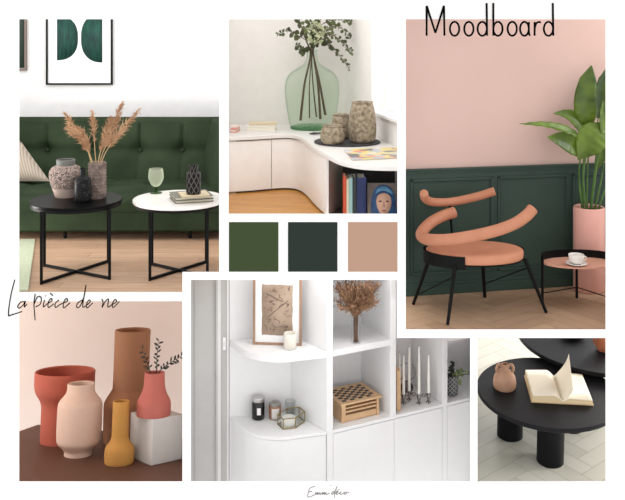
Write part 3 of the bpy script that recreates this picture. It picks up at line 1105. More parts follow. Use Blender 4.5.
def sprig(label, low, via, leaves_from=.35, n=40, size=.045, side=(), thick=.019):
    """low: foot of the branch in the jar (px, py, dy); via: points above the neck"""
    pl = B.on_y(low[0], low[1], dc.y + low[2])
    up = [B.on_y(x, y, dc.y + d) for x, y, d in via]
    jit = Vector((random.uniform(-.05, .05), 0, 0))
    nk = neck + Vector((low[3] * .7, low[4] * .7, 0))
    o = thing(B, 'eucalyptus_branch', label, 'branch', pl, 0, 'eucalyptus branches in the demijohn')
    F = FR[o.name]
    mid = pl.lerp(nk, .55) + Vector((.03 * (1 if low[0] > 312 else -.5), 0, 0)) + jit
    ln = crspline([pl, mid, nk] + up, 10)
    L = len(ln)
    MB().tube(ln, [thick * (1 - .35 * i / 20) if i < 20 else .0125 * (1 - .8 * (i - 20) / max(L - 20, 1)) for i in range(L)], 7).build('stem', BARK, o, F)
    q = MB()
    lines = [ln[27:]]
    for tw in side:
        st = ln[20 + int((L - 21) * tw[0])]
        tl = crspline([st] + [B.on_y(x, y, dc.y + d) for x, y, d in tw[1]], 6)
        MB().tube(tl, [.006 * (1 - .7 * i / len(tl)) for i in range(len(tl))], 5).build('twig', BARK, o, F)
        lines.append(tl)
    for k_, l_ in enumerate(lines):
        s0 = leaves_from if k_ == 0 else .15
        cnt = n if k_ == 0 else int(n * .6)
        for k in range(cnt):
            t = s0 + (1 - s0) * (k + random.random()) / cnt
            i = min(int(t * (len(l_) - 1)), len(l_) - 2)
            p = l_[i].lerp(l_[i + 1], t * (len(l_) - 1) - i)
            d = (l_[i + 1] - l_[i]).normalized()
            a = random.uniform(0, 2 * PI)
            s = d.orthogonal().normalized()
            s = Matrix.Rotation(a, 3, d) @ s
            v = (s + d * random.uniform(-.1, .7)).normalized()
            sz = size * random.uniform(.65, 1.2) * (1 - .35 * t)
            nr = Vector((random.gauss(0, .6), -1, random.gauss(.2, .6)))
            q.leaf(p + v * .006, p + v * sz * 1.25, nr, sz * .55, .15)
    q.build('foliage', EUC, o, F, recalc=False)
sprig('eucalyptus branch with thick stem leaning lowest left in the jar, twig reaching left', (300.5, 120.5, -.04, -.03, .0), [(306, 40, -.05), (300, 22, -.06), (296, 5, -.06)], .12, 46, .07,
      [(.35, [(297, 35, -.06), (287, 31, -.08), (277.5, 34, -.1)]), (.1, [(304, 52, -.1), (297, 45, -.12)])])
sprig('eucalyptus branch arching far right with its tip hanging lowest', (325.5, 115, .03, .03, .02), [(314.5, 46, .01), (322, 42, 0), (331, 45, -.03), (340, 56, -.05), (350, 70, -.06)], .3, 44, .06)
sprig('eucalyptus branch arching right above the lowest hanging one', (320.5, 119, -.02, .03, -.03), [(314, 46, -.03), (321, 38, -.1), (332, 35, -.16), (343, 43, -.2), (353, 53, -.22)], .12, 42, .062)
sprig('upright eucalyptus branch rising out of the picture with a twig to the right', (316.5, 117, .1, .0, .035), [(316, 42, .06), (318, 22, .06), (321, -4, .06)], .12, 60, .07,
      [(.4, [(328, 28, .04), (340, 27, .03), (350, 38, .02)]), (.6, [(332, 20, .04), (344, 19, .03), (352, 22, .03)])], .011)
sprig('short bushy eucalyptus branch at front of the neck', (309.5, 118, .04, -.005, -.035), [(311, 46, -.14), (312, 33, -.19), (309, 20, -.2)], .1, 55, .075, (), .01)
q = MB()
random.seed(3)
hc = B.on_y(316, 33, dc.y - .24)
for k in range(150):
    v = Vector((random.gauss(0, 1), random.gauss(0, 1), random.gauss(0, 1))).normalized()
    p = Vector((v.x * .09, v.y * .05, v.z * .13))
    q.leaf(p, p + v * .02 + Vector((random.gauss(0, .02), random.gauss(0, .01), random.gauss(0, .02))), Vector((random.gauss(0, .4), -1, random.gauss(0, .4))), .014)
fl = thing(B, 'flower_head', 'pale green white blossom cluster amid the eucalyptus leaves', 'flower', hc)
q.build('petals', mat('pale_petals', (176, 178, 146), .7, c2=(140, 150, 112), nscale=14), fl, recalc=False)
MB().tube([Vector((0, 0, -.02)), Vector((-.02, .1, -.14)), neck - hc + Vector((0, 0, .0))], .005, 6).build('stem', BARK, fl)

# tray and pots
tc = B.on_z(347.3, 142.6, CZ)
tr = .405
tray = MB().lathe([(0, 0), (tr - .01, 0), (tr, .006), (tr, .018), (tr - .008, .022), (0, .022)], 64)
single(B, tray, 'slate_tray', mat('slate', (52, 52, 54), .6, c2=(38, 38, 40), nscale=10), 'round dark slate tray under the three stone pots', 'tray', tc)
def pot(cx, pyb, rows, label, dy=0.):
    STONE = mat('mottled_stone_glaze', (158, 144, 122), .75, c2=(100, 88, 70), nscale=24, ndetail=8, nlo=.38, nhi=.68, bump=.6, bscale=30)
    zz = CZ + .0225
    c = B.on_z(cx, pyb, zz); r = rows[0][0] * B.m(c)
    c = c + Vector((0, r + dy, 0))
    m = B.m(c); pc = B.px(c)[1]
    k = 1.0
    pr = [(max(h * m, .01), max((pyb - 1.5 - y) * m, 0)) for h, y in smooth_rows(rows, 4)]
    pr[0] = (pr[0][0], 0)
    o = thing(B, 'stone_pot', label, 'pot', c, 0, 'stone pots on the slate tray')
    MB().lathe(open_top(pr, .02, pr[-1][1] * .3), 48).build('body', STONE, o, angle=60)
pot(363, 143.5, [(10.5, 142), (12.8, 139), (14, 130), (13.6, 119), (12, 109), (10.6, 103.5), (11, 102)], 'tallest mottled stone pot at the right of the slate tray')
pot(332.8, 144.6, [(9, 143), (11.6, 140), (12.2, 135), (11.4, 129.5), (9.8, 127), (10.2, 125.4)], 'smallest squat stone pot at the left front of the tray')
pot(341.5, 140.5, [(7.5, 139), (9.2, 136), (9.6, 128), (9, 120), (7.8, 116.5), (8.2, 115)], 'middle sized stone pot half hidden behind the other two', .1)

# books, magazine and rings on the worktop
def flatbook(FLp, FRp, dep, z0, h, cov, label, name='book', rz=0., group=None):
    return book(B, name, label, FLp, FRp, dep, z0, h, cov, PAGES, .008, .01, group, rz)
flatbook((230.2, 132.6), (236.5, 132.6), .3, CZ + .001, .05, mat('coral_red_cover', (222, 92, 84), .5), 'coral red book at the far left of the worktop', rz=R(-6), group='books on the worktop')
flatbook((230.5, 128.5), (237.5, 128.5), .2, CZ + .052, .028, mat('pale_pink_cover', (240, 214, 206), .5), 'small pale pink book on the coral red book', rz=R(-6), group='books on the worktop')
flatbook((246, 131.5), (275.5, 131.5), .28, CZ + .001, .075, mat('white_book_cover', (238, 236, 232), .5), 'thick white book under the beige book beside the demijohn', group='books on the worktop')
flatbook((248.6, 125.7), (276.6, 125.7), .26, CZ + .077, .03, mat('beige_book_cover', (214, 198, 166), .5, c2=(206, 188, 158), nscale=5), 'thin beige book on top of the thick white book', group='books on the worktop')
P = [B.on_z(*p, CZ + .002) for p in ((352, 161), (399, 158.5), (399, 148.5), (343.5, 150.5))]
P[1].x = min(P[1].x, axy(400, P[1].y + 9)); P[2].x = min(P[2].x, axy(400, P[2].y + 9))
mm = bpy.data.materials.new('magazine_cover'); mm.use_nodes = True
nt_ = mm.node_tree; b_ = nt_.nodes['Principled BSDF']; b_.inputs['Roughness'].default_value = .35
vo = nt_.nodes.new('ShaderNodeTexVoronoi'); vo.inputs['Scale'].default_value = 9
nt_.links.new(coords(nt_), vo.inputs['Vector'])
sp_ = nt_.nodes.new('ShaderNodeSeparateColor'); nt_.links.new(vo.outputs['Color'], sp_.inputs[0])
rp = nt_.nodes.new('ShaderNodeValToRGB'); rp.color_ramp.interpolation = 'CONSTANT'
for i_, (ps, cc) in enumerate(((0, (226, 206, 130)), (.3, (186, 190, 196)), (.5, (224, 150, 128)), (.68, (226, 222, 214)), (.86, (120, 122, 128)))):
    el = rp.color_ramp.elements[i_] if i_ < 2 else rp.color_ramp.elements.new(ps)
    el.position = ps; el.color = rgb(cc)
nt_.links.new(sp_.outputs[0], rp.inputs[0]); nt_.links.new(rp.outputs[0], b_.inputs['Base Color'])
mc = sum(P, Vector()) / 4
mg = thing(B, 'magazine', 'colourful magazine lying on the rounded end of the worktop', 'magazine', mc)
MB().prism([(p.x - mc.x, p.y - mc.y) for p in P], .012, .016).build('cover', mm, mg)
MB().prism([((p.x - mc.x) * .985, (p.y - mc.y) * .985) for p in P], -.001, .012).build('pages', PAGES, mg)
rc = B.on_z(316, 134.5, CZ)
q = MB()
for k, (dx, dy, rr) in enumerate(((-.05, .0, .03), (0, .01, .035), (.055, -.005, .03), (-.02, -.03, .022))):
    q.tube([Vector((dx + rr * math.cos(2 * PI * i / 16), dy + rr * math.sin(2 * PI * i / 16), .012 + .004 * k)) for i in range(16)], .008, 6, True)
single(B, q, 'metal_chain', mat('dark_chain_metal', (66, 64, 64), .35, .8), 'small dark metal chain links at the foot of the demijohn', 'chain', rc)

# =================================================================== ROOM 3: pink and green room with the tube chair
C = Room()
F3 = 1.69
w0 = C.on_z(406, 295.5, F3); w1 = C.on_z(605, 283, F3)
wu = (w1 - w0).normalized(); wn = Vector((wu.y, -wu.x, 0))          # wn points to the viewer
wang = math.atan2(wu.y, wu.x)
PINKW = mat('pink_wall', (207, 178, 169), .85, c2=(203, 174, 165), nscale=1.2)
GREENW = mat('dark_green_panelling', (52, 72, 64), .5, c2=(47, 66, 58), nscale=2, spec=.3)
s_l = -(.036) ; s_r = 4.6
ZW = 3.117
def wp(s, off, z): return w0 + wu * s + wn * off + Vector((0, 0, z - F3))
def wallbox(q, s0, s1, o0, o1, z0, z1):
    pts = [wp(s0, o0, z0), wp(s1, o0, z0), wp(s1, o1, z0), wp(s0, o1, z0)]
    q.prism([(p.x, p.y) for p in pts], z0, z1)
q = MB(); wallbox(q, s_l, s_r, -.06, 0, F3 - .02, 5.5)
struct(C, q, 'wall_pink', PINKW)
q = MB(); wallbox(q, s_l, s_r, 0, .02, F3, ZW - .02)
struct(C, q, 'wall_green_panelling', GREENW)
q = MB(); wallbox(q, s_l, s_r, 0, .05, ZW - .02, ZW); wallbox(q, s_l, s_r, 0, .035, ZW - .05, ZW - .02)
struct(C, q, 'trim_1', GREENW, bevel=.004)
q = MB(); wallbox(q, s_l, s_r, .02, .045, F3, F3 + .11); wallbox(q, s_l, s_r, .02, .036, F3 + .11, F3 + .14)
struct(C, q, 'baseboard_back', GREENW, bevel=.004)
def spx(px): return (C.on_plane(px, 250, w0, wn) - w0).dot(wu)
for k, (a, b) in enumerate(((409.5, 492.5), (497, 567.5), (571.5, 650))):
    s0, s1 = spx(a), spx(b)
    z0, z1 = F3 + .23, ZW - .115
    q = MB()
    for d, wd, h in ((0, .03, .014), (.035, .012, .008)):
        for (x0, x1, y0, y1) in ((s0 + d, s1 - d, z0 + d, z0 + d + wd), (s0 + d, s1 - d, z1 - d - wd, z1 - d), (s0 + d, s0 + d + wd, z0 + d, z1 - d), (s1 - d - wd, s1 - d, z0 + d, z1 - d)):
            wallbox(q, x0, x1, .02, .02 + h, y0, y1)
    struct(C, q, 'trim_%d' % (k + 2), GREENW, bevel=.003)


def herringbone(room, poly, z, W, K, ang, name, m, mbase, gap=.004, seed=1):
    """floor of herringbone planks clipped to a convex polygon (counter-clockwise)"""
    rnd = random.Random(seed)
    L = W * K
    xs_ = [p[0] for p in poly]; ys_ = [p[1] for p in poly]
    cx, cy = (min(xs_) + max(xs_)) / 2, (min(ys_) + max(ys_)) / 2
    rad = math.hypot(max(xs_) - min(xs_), max(ys_) - min(ys_)) / 2 + L
    ca, sa = math.cos(ang), math.sin(ang)
    q = MB()
    lay = q.bm.faces.layers.float.new('shade')
    N = int(rad / W) + 3
    Mx = int(rad / L) + 3
    for i in range(-N, N + 1):
        for j in range(-Mx, Mx + 1):
            ox, oy = i * W + j * L, i * W - j * L
            for x0, y0, x1, y1 in ((ox, oy, ox + L, oy + W), (ox + L, oy + W - L, ox + L + W, oy + W)):
                mx_, my_ = (x0 + x1) / 2, (y0 + y1) / 2
                if math.hypot(mx_, my_) > rad:
                    continue
                P = []
                for x, y in ((x0 + gap, y0 + gap), (x1 - gap, y0 + gap), (x1 - gap, y1 - gap), (x0 + gap, y1 - gap)):
                    P.append((cx + x * ca - y * sa, cy + x * sa + y * ca, z))
                f = q.face(P)
                f[lay] = rnd.random()
    n = len(poly)
    for i in range(n):
        a = Vector((*poly[i], 0)); b = Vector((*poly[(i + 1) % n], 0))
        d = b - a
        bmesh.ops.bisect_plane(q.bm, geom=q.bm.verts[:] + q.bm.edges[:] + q.bm.faces[:], plane_co=a, plane_no=(d.y, -d.x, 0), clear_outer=True)
    struct(room, q, name, m, smooth=False, recalc=False)
    q = MB().prism(poly, z - .03, z - .003)
    struct(room, q, name + '_base', mbase, smooth=False)


wl = wp(s_l + .004, 0, F3); wr = wp(s_r, 0, F3)
herringbone(C, [(axy(402.5, 9.06), .06), (5.2, .06), (wr.x, wr.y), (wl.x, wl.y)], F3, .17, 5, R(36), 'floor_pink_room',
            shade_mat('herringbone_oak', (158, 128, 103), (182, 152, 125), .5), mat('joint_brown', (136, 106, 84), .8), .002)

# the chair
TERRA = mat('terracotta_leather', (194, 135, 106), .6, c2=(187, 128, 99), nscale=5, spec=.25)
BLK = mat('black_steel', (13, 13, 13), .5, spec=.12)
chc = Vector((1.735, .65, F3))
chair = thing(C, 'armchair', 'terracotta armchair with sweeping tubular backrest and thin black legs', 'chair', chc)
Fh = FR[chair.name]
zt = 2.357; sa_, sb_ = .523, .345
q = MB()
prof = [(0, -.1), (.965, -.1), (.99, -.09), (1.0, -.06), (1.0, -.028), (.985, -.01), (.95, .0), (.8, .01), (.5, .016), (0, .018)]
q.lathe([(r, z) for r, z in prof], 72, (chc.x, chc.y, zt), sa_, sb_)
q.build('seat', TERRA, chair, Fh, angle=60)
def arc(a0, a1, n): return [R(a0 + (a1 - a0) * k / n) for k in range(n + 1)]
q = MB()
ri, ro = 1.004, 1.05
angs = arc(8, 253, 60)
zb0, zb1 = zt - .14, zt - .012
rings = []
for a in angs:
    rings.append([q.v((chc.x + r * sa_ * math.cos(a), chc.y + r * sb_ * math.sin(a), z)) for r, z in ((ri, zb0), (ro, zb0), (ro, zb1), (ri, zb1))])
for a, b in zip(rings, rings[1:]):
    for k in range(4):
        q.bm.faces.new([a[k], a[(k + 1) % 4], b[(k + 1) % 4], b[k]])
q.bm.faces.new(rings[0]); q.bm.faces.new(rings[-1][::-1])
q.lathe([(0, -.118), (.97, -.118), (.97, -.102), (0, -.102)], 48, (chc.x, chc.y, zt), sa_, sb_)
q.build('seat_band', BLK, chair, Fh)
legs = [((455, 264), .33, (447.6, 325)), ((429, 262), .6, (413.3, 304.5)), ((525, 262), .62, (546.3, 313)), ((482, 262), .98, (484.8, 297.3))]
LP = []
for (tx, ty), yy, (fx, fy) in legs:
    f = C.on_z(fx, fy, F3); t = C.on_y(tx, ty, yy)
    t.z = zt - .11
    LP.append((t, f))
    MB().cyl(t, f + Vector((0, 0, .004)), .022, .017, 14).build('leg', BLK, chair, Fh)
def on_leg(i, k): return LP[i][0].lerp(LP[i][1], k)
MB().cyl(on_leg(1, .8), on_leg(0, .18), .0065, None, 8).build('stretcher', BLK, chair, Fh)
MB().cyl(on_leg(3, .72), on_leg(2, .16), .0065, None, 8).build('stretcher', BLK, chair, Fh)
TB = mat('terracotta_tube_leather', (188, 129, 101), .55, c2=(180, 121, 94), nscale=5, spec=.3)
def tubepart(pts, r, name):
    P = crspline([C.on_y(x, y, d) for x, y, d in pts], 10)
    t0 = (P[0] - P[1]).normalized(); t1 = (P[-1] - P[-2]).normalized()
    P = [P[0] + t0 * r * .22, P[0] + t0 * r * .12] + P + [P[-1] + t1 * r * .12, P[-1] + t1 * r * .22]
    rs = [r * .86, r * .97] + [r] * (len(P) - 4) + [r * .97, r * .86]
    MB().tube(P, rs, 22).build(name, TB, chair, Fh, angle=50)
tubepart([(454, 212.3, .95), (444, 215.5, .92), (433, 221, .84), (424.5, 228.5, .72), (421.3, 235, .58), (427, 239.2, .44), (440, 240, .35), (453, 239.2, .3), (476, 235.4, .3), (498, 230, .35), (515, 223.4, .42), (526, 216, .46), (532.5, 209, .48)], .061, 'lower_tube')
tubepart([(424.0, 193.4, .74), (424.6, 197.2, .80), (428.5, 200.8, .9), (436, 202.3, .98), (447, 202.3, 1.04), (460, 200.4, 1.07), (477, 196.6, 1.06), (494, 191.4, 1.03)], .047, 'upper_tube')
pa = C.on_y(449.2, 203, 1.03); pb = C.on_y(453.5, 258, .98); pb.z = zt - .08
MB().cyl(pa, pb, .014, None, 10).build('back_post', BLK, chair, Fh)

# tray side table with cup
tcn = Vector((axy(579, 9.85), .85, F3))
rx, ry = 36.6 * 9.85 / 900, .225
tz = 2.15 - F3
st_ = thing(C, 'tray_table', 'round side table with terracotta top and raised black rim', 'side table', tcn)
MB().lathe([(0, -.016), (.985, -.016), (.985, 0), (0, 0)], 64, (0, 0, tz), rx, ry).build('table_top', mat('pale_terracotta_top', (208, 156, 134), .45, c2=(202, 150, 128), nscale=4), st_)
q = MB()
rings = []
for k in range(61):
    a = R(-8 + 196 * k / 60)
    h = .082
    rings.append([q.v((r * rx * math.cos(a), r * ry * math.sin(a), tz + z)) for r, z in ((.99, -.03), (1.02, -.03), (1.02, h), (.99, h))])
for a, b in zip(rings, rings[1:]):
    for k in range(4):
        q.bm.faces.new([a[k], a[(k + 1) % 4], b[(k + 1) % 4], b[k]])
q.bm.faces.new(rings[0]); q.bm.faces.new(rings[-1][::-1])
q.build('rim', BLK, st_)
feet = [(-1.0, 0.), (.1, .98), (1.0, 0.)]
for fx, fy in feet:
    MB().cyl((fx * rx, fy * ry, 0), (fx * rx, fy * ry, tz + (.06 if fy == 0 else -.016)), .015, None, 10).build('leg', BLK, st_)
MB().cyl((feet[0][0] * rx, 0, .12), (feet[1][0] * rx, feet[1][1] * ry, .12), .006, None, 6).build('stretcher', BLK, st_)
MB().cyl((feet[1][0] * rx, feet[1][1] * ry, .12), (feet[2][0] * rx, 0, .05), .006, None, 6).build('stretcher', BLK, st_)
CUPM = mat('white_porcelain', (236, 232, 228), .25)
cc = Vector((axy(575.8, 9.76), .74, F3 + tz + .001))
cm_ = 9.74 / 900
sau = MB().lathe([(0, 0), (6 * cm_, 0), (7 * cm_, .006), (10.5 * cm_, .02), (10.3 * cm_, .025), (6.5 * cm_, .013), (0, .012)], 40)
single(C, sau, 'saucer', CUPM, 'white saucer under the cup on the tray table', 'saucer', cc)
cup = thing(C, 'cup', 'white porcelain cup on the saucer', 'cup', cc + Vector((0, 0, .0145)))
MB().lathe(open_top([(4.2 * cm_, 0), (5 * cm_, .008), (6.8 * cm_, .03), (7.6 * cm_, .06), (7.8 * cm_, .095)], .008, .012), 40).build('bowl', CUPM, cup, angle=60)
MB().tube(crspline([(7.4 * cm_, 0, .075), (9.6 * cm_, 0, .072), (9.8 * cm_, 0, .045), (6.9 * cm_, 0, .035)], 5), .006, 8).build('handle', CUPM, cup)

# potted plant
pp = Vector((axy(589, 10.38), 1.38, F3))
pr_ = 15.3 * 10.38 / 900
ph = C.on_y(589, 206.5, 1.38).z - F3
plant = thing(C, 'potted_plant', 'tall leafy green plant in a pink cylinder pot beside the tray table', 'plant', pp)
MB().lathe([(0, 0), (pr_ - .012, 0), (pr_, .012), (pr_, ph - .012), (pr_ - .01, ph), (pr_ - .03, ph - .008), (pr_ - .03, ph - .06), (0, ph - .06)], 64).build('pot', mat('pink_glaze', (232, 176, 164), .55, c2=(228, 172, 160), nscale=3), plant, angle=50)
MB().lathe([(0, ph - .03), (pr_ - .032, ph - .045), (pr_ - .032, ph - .07)], 32).build('soil', mat('soil', (62, 46, 36), .9, nscale=30, bump=.8), plant)
def leafmat():
    m, nt, b = new_mat('banana_leaf')
    n = nt.nodes.new('ShaderNodeTexNoise'); n.inputs['Scale'].default_value = 3
    nt.links.new(coords(nt), n.inputs['Vector'])
    r = nt.nodes.new('ShaderNodeValToRGB')
    r.color_ramp.elements[0].color = rgb((40, 66, 16)); r.color_ramp.elements[1].color = rgb((108, 136, 38))
    r.color_ramp.elements[0].position = .35; r.color_ramp.elements[1].position = .7
    nt.links.new(n.outputs['Fac'], r.inputs[0]); nt.links.new(r.outputs[0], b.inputs['Base Color'])
    b.inputs['Roughness'].default_value = .38
    return m
LEAF = leafmat()
STEMG = mat('leaf_stalk', (92, 132, 60), .45, c2=(60, 98, 40), nscale=6)
def blade(mid, widths, fold, nrm=(0, -1, 0), ripple=.006, n=26):
    P = crspline([C.on_y(x, y, d) for x, y, d in mid], 8)
    N = len(P)
    q = MB()
    rows_ = []
    W = [Vector((w_, 0, 0)) for w_ in widths]
    for i, p in enumerate(P):
        t = i / (N - 1)
        f = t * (len(widths) - 1); k = min(int(f), len(widths) - 2); wd = widths[k] + (widths[k + 1] - widths[k]) * (f - k)
        wd *= .0116
        d = (P[min(i + 1, N - 1)] - P[max(i - 1, 0)]).normalized()
        nv = Vector(nrm)
        sd = d.cross(nv).normalized(); up = sd.cross(d).normalized()
        row = []
        for j in range(-4, 5):
            u = j / 4
            rp_ = ripple * math.sin(i * 1.9) * abs(u)
            row.append(q.v(p + sd * wd * u + up * (fold * wd * abs(u) ** 1.3 + rp_)))
        rows_.append(row)
    for a, b in zip(rows_, rows_[1:]):
        for j in range(8):
            q.bm.faces.new([a[j], b[j], b[j + 1], a[j + 1]])
    q.build('leaf', LEAF, plant, FR[plant.name], recalc=False, solid=.004, angle=80)
    return P[0]
def stalk(to, foot_dx, foot_dy, r=.011):
    f = pp + Vector((foot_dx, foot_dy, ph - .06))
    md = f.lerp(to, .5) + Vector((foot_dx * .6, 0, .05))
    q = MB(); l = crspline([f, md, to], 8)
    q.tube(l, [r * (1.15 - .5 * i / len(l)) for i in range(len(l))], 8)
    q.build('stalk', STEMG, plant, FR[plant.name])
# (mid line from the stalk's end to the tip, half widths)
BL = [([(591, 127, 1.3), (586, 112, 1.27), (586, 92, 1.27), (591.5, 65.5, 1.3)], [2, 8.5, 11, 11, 10, 8, .5], -.25, (-.3, -1, .1), (-.02, .02)),
      ([(598, 118, 1.42), (600, 104, 1.4), (602, 86, 1.38), (606, 68, 1.38)], [1.5, 7, 9, 9, 6, .2], .3, (.2, -1, 0), (.03, .05)),
      ([(588, 134, 1.42), (578, 122, 1.40), (566, 115, 1.38), (553, 113.5, 1.36)], [2, 8, 9, 6.5, 3.5, .2], .35, (-.2, -.8, .6), (-.05, .06)),
      ([(584, 141, 1.25), (566, 132, 1.17), (545, 126, 1.12), (519.5, 123.8, 1.08)], [2, 6, 6.5, 5, 3, .2], .45, (.1, -.55, .85), (-.08, -.02)),
      ([(586, 154, 1.22), (574, 146, 1.16), (561, 140, 1.12), (547, 137, 1.10)], [2, 8.5, 10.5, 9, 5.5, .2], .3, (0, -1, .35), (-.05, -.06)),
      ([(603, 124, 1.2), (596, 134, 1.14), (586, 148, 1.1), (578, 160, 1.12)], [3, 12, 15, 13, 7, .4], -.15, (-.1, -1, .2), (.0, -.07)),
      ([(612, 150, 1.22), (608, 134, 1.2), (604, 117, 1.2), (603, 99, 1.22)], [2, 8, 9, 7, 4, .2], .3, (.2, -1, .1), (.08, -.05)),
      ([(604, 146, 1.3), (603, 152, 1.28), (600, 160, 1.26), (597, 170, 1.26)], [2, 5, 6, 5, 3, .2], .3, (0, -1, 0), (.06, .0))]
for mid_, wds, fo, nr, (fx, fy) in BL:
    to = blade(mid_, wds, fo, nr)
    stalk(to, fx, fy)

# =================================================================== ROOM 4: five vases on a brown table
D = Room(-11, (axy(100, 9.9), .9, .25))
pz = D.on_y(100, 483.5, (D.I @ Vector((0, .07, 0))).y)
ZT4 = pz.z
# front line just behind the board
def t4(px, py): return D.on_z(px, py, ZT4)
cB = t4(38, 424.5)
u1 = (t4(19.5, 431) - cB).normalized(); u2 = (t4(105, 431) - cB).normalized()
lf = t4(-2, 488); 
fl_ = t4(-2, 484); fr_ = t4(185.5, 484); br_ = t4(185.8, 438.5)
pL = cB + u1 * 1.1
BROWN = mat('brown_table_paint', (98, 66, 52), .6, c2=(92, 61, 48), nscale=2, spec=.3)
tb = thing(D, 'table', 'brown painted table carrying the five vases and the grey cube', 'table', ((cB.x + fr_.x) / 2, cB.y - .6, ZT4 - .5))
poly4 = [(fl_.x, fl_.y), (fr_.x, fr_.y), (br_.x, br_.y), (cB.x, cB.y), (pL.x, pL.y)]
if pL.x > fl_.x: poly4 = [(fl_.x, fl_.y), (fr_.x, fr_.y), (br_.x, br_.y), (cB.x, cB.y), (t4(-2, 433).x, t4(-2, 433).y)]
MB().prism(poly4, ZT4 - .06, ZT4).build('table_top', BROWN, tb, FR[tb.name], bevel=.004)
cen = Vector((sum(p[0] for p in poly4) / 5, sum(p[1] for p in poly4) / 5))
for p in poly4:
    v = (Vector(p) - cen) * .86 + cen
    MB().span((v.x - .03, v.y - .03, ZT4 - .5), (v.x + .03, v.y + .03, ZT4 - .06)).build('leg', BROWN, tb, FR[tb.name])
yw = cB.y + .55
q = MB().prism([(-5.8, yw), (axy(186.2, yw + 9.1), yw), (axy(186.2, yw + 9.1), yw + .04), (-5.8, yw + .04)], ZT4 - 1.2, ZT4 + 1.75)
struct(D, q, 'wall_beige', mat('beige_wall', (226, 213, 205), .9, c2=(223, 210, 202), nscale=1.5))

def clay(name, c): return mat(name, c, .75, c2=tuple(x * .985 for x in c), nscale=18, bump=.05, bscale=120, spec=.25)
vase(D, 'ceramic_vase', 'tall terracotta red vase with a wide flared rim at the left of the table', 'vase', 61.8,
     [(20.5, 443), (21.2, 439), (21.4, 420), (21.6, 406), (23.5, 399), (27.5, 392), (29.2, 385), (29.5, 371.5)], 446.5, ZT4, clay('terracotta_clay', (174, 90, 73)), .03, 64)
vase(D, 'ceramic_vase', 'cream vase with a short neck and narrow foot in front', 'vase', 78,
     [(13.6, 455.5), (13.9, 450.5), (16.5, 447), (20.8, 442), (21.9, 435), (21.9, 408), (20.5, 401), (17, 396.5), (14.2, 392.5), (13.4, 388), (13.4, 384)], 458.5, ZT4, clay('cream_clay', (216, 186, 168)), .03, 64)
vase(D, 'ceramic_vase', 'tallest brown cylinder vase with a wide lower body behind the yellow one', 'vase', 128.8,
     [(24, 443), (25.4, 439), (25.8, 412), (25.5, 402), (22.5, 396), (18.8, 390), (17.7, 384), (17.6, 340), (17.8, 330.5)], 447, ZT4, clay('brown_clay', (158, 112, 83)), .03, 64)
vase(D, 'ceramic_vase', 'small ochre yellow bottle vase with a long neck', 'vase', 119.0,
     [(13.4, 464), (14.5, 460.5), (14.7, 451), (13.6, 446), (10.6, 442), (8.7, 438), (8.3, 432), (8.3, 401.5)], 467, ZT4, clay('ochre_clay', (188, 136, 70)), .022, 56)
# grey cube and the pink vase on it
c0 = t4(151.2, 466)
e2 = t4(182.2, 459) - c0
ux = Vector((e2.x, e2.y, 0)).normalized(); uy = Vector((-ux.y, ux.x, 0))
S = 43.2 * D.m(c0)
cube = MB()
P4 = [c0, c0 + ux * S * .84, c0 + ux * S * .84 + uy * S * 1.0, c0 + uy * S * 1.0]
cbm = c0 + ux * S * .4
cube.prism([(p.x - c0.x, p.y - c0.y) for p in P4], 0, S)
single(D, cube, 'cube_plinth', mat('light_grey_paint', (206, 203, 200), .7, c2=(202, 199, 196)), 'light grey cube block under the pink vase', 'plinth', c0 + Vector((0, 0, .0005)), bevel=.006)
zc4 = ZT4 + S + .001
o, vc, vpr = vase(D, 'ceramic_vase', 'pink bottle vase holding a dark twig on the grey cube', 'vase', 153.4,
     [(15.6, 416.8), (16.8, 414), (17, 405), (16, 399.5), (13, 394), (11, 388), (10.2, 380), (10, 372.8)], 418.8, zc4, clay('pink_clay', (186, 106, 95)), .022, 56)
random.seed(8)
TW = mat('dark_twig', (52, 46, 38), .8)
TL = mat('dark_dry_leaf', (44, 50, 42), .7, c2=(30, 34, 30), nscale=12)
tw = thing(D, 'leafy_twig', 'dark leafy twig standing in the pink vase', 'twig', vc + Vector((0, 0, vpr[-1][1] * .5)))
def twl(pts, r=.006):
    return crspline([D.on_y(x, y, vc.y + d) for x, y, d in pts], 6)
lq = MB()
for pts, n in (([(154, 385, 0), (156.5, 371, 0), (157, 356, -.02), (159, 341, -.05)], 9), ([(153, 385, 0), (150, 371, 0), (147, 362, .02), (142, 350, .04)], 6), ([(155, 385, 0), (160, 371, .0), (170, 363, -.03), (181.5, 356, -.06)], 9)):
    l = twl(pts)
    MB().tube(l, [.007 * (1 - .7 * i / len(l)) for i in range(len(l))], 6).build('stem', TW, tw, FR[tw.name])
    for k in range(n + 4):
        t = .38 + .62 * k / (n + 3)
        i = min(int(t * (len(l) - 1)), len(l) - 2)
        p = l[i].lerp(l[i + 1], t * (len(l) - 1) - i)
        d = (l[i + 1] - l[i]).normalized()
        s_ = Vector((d.z, 0, -d.x)) * (1 if k % 2 else -1)
        v = (s_ * random.uniform(.5, 1) + d * random.uniform(.3, 1) + Vector((0, random.gauss(0, .35), 0))).normalized()
        lq.leaf(p, p + v * random.uniform(.035, .07), Vector((random.gauss(0, .4), -1, random.gauss(0, .4))), random.uniform(.008, .015), .2)
lq.build('foliage', TL, tw, FR[tw.name], recalc=False)

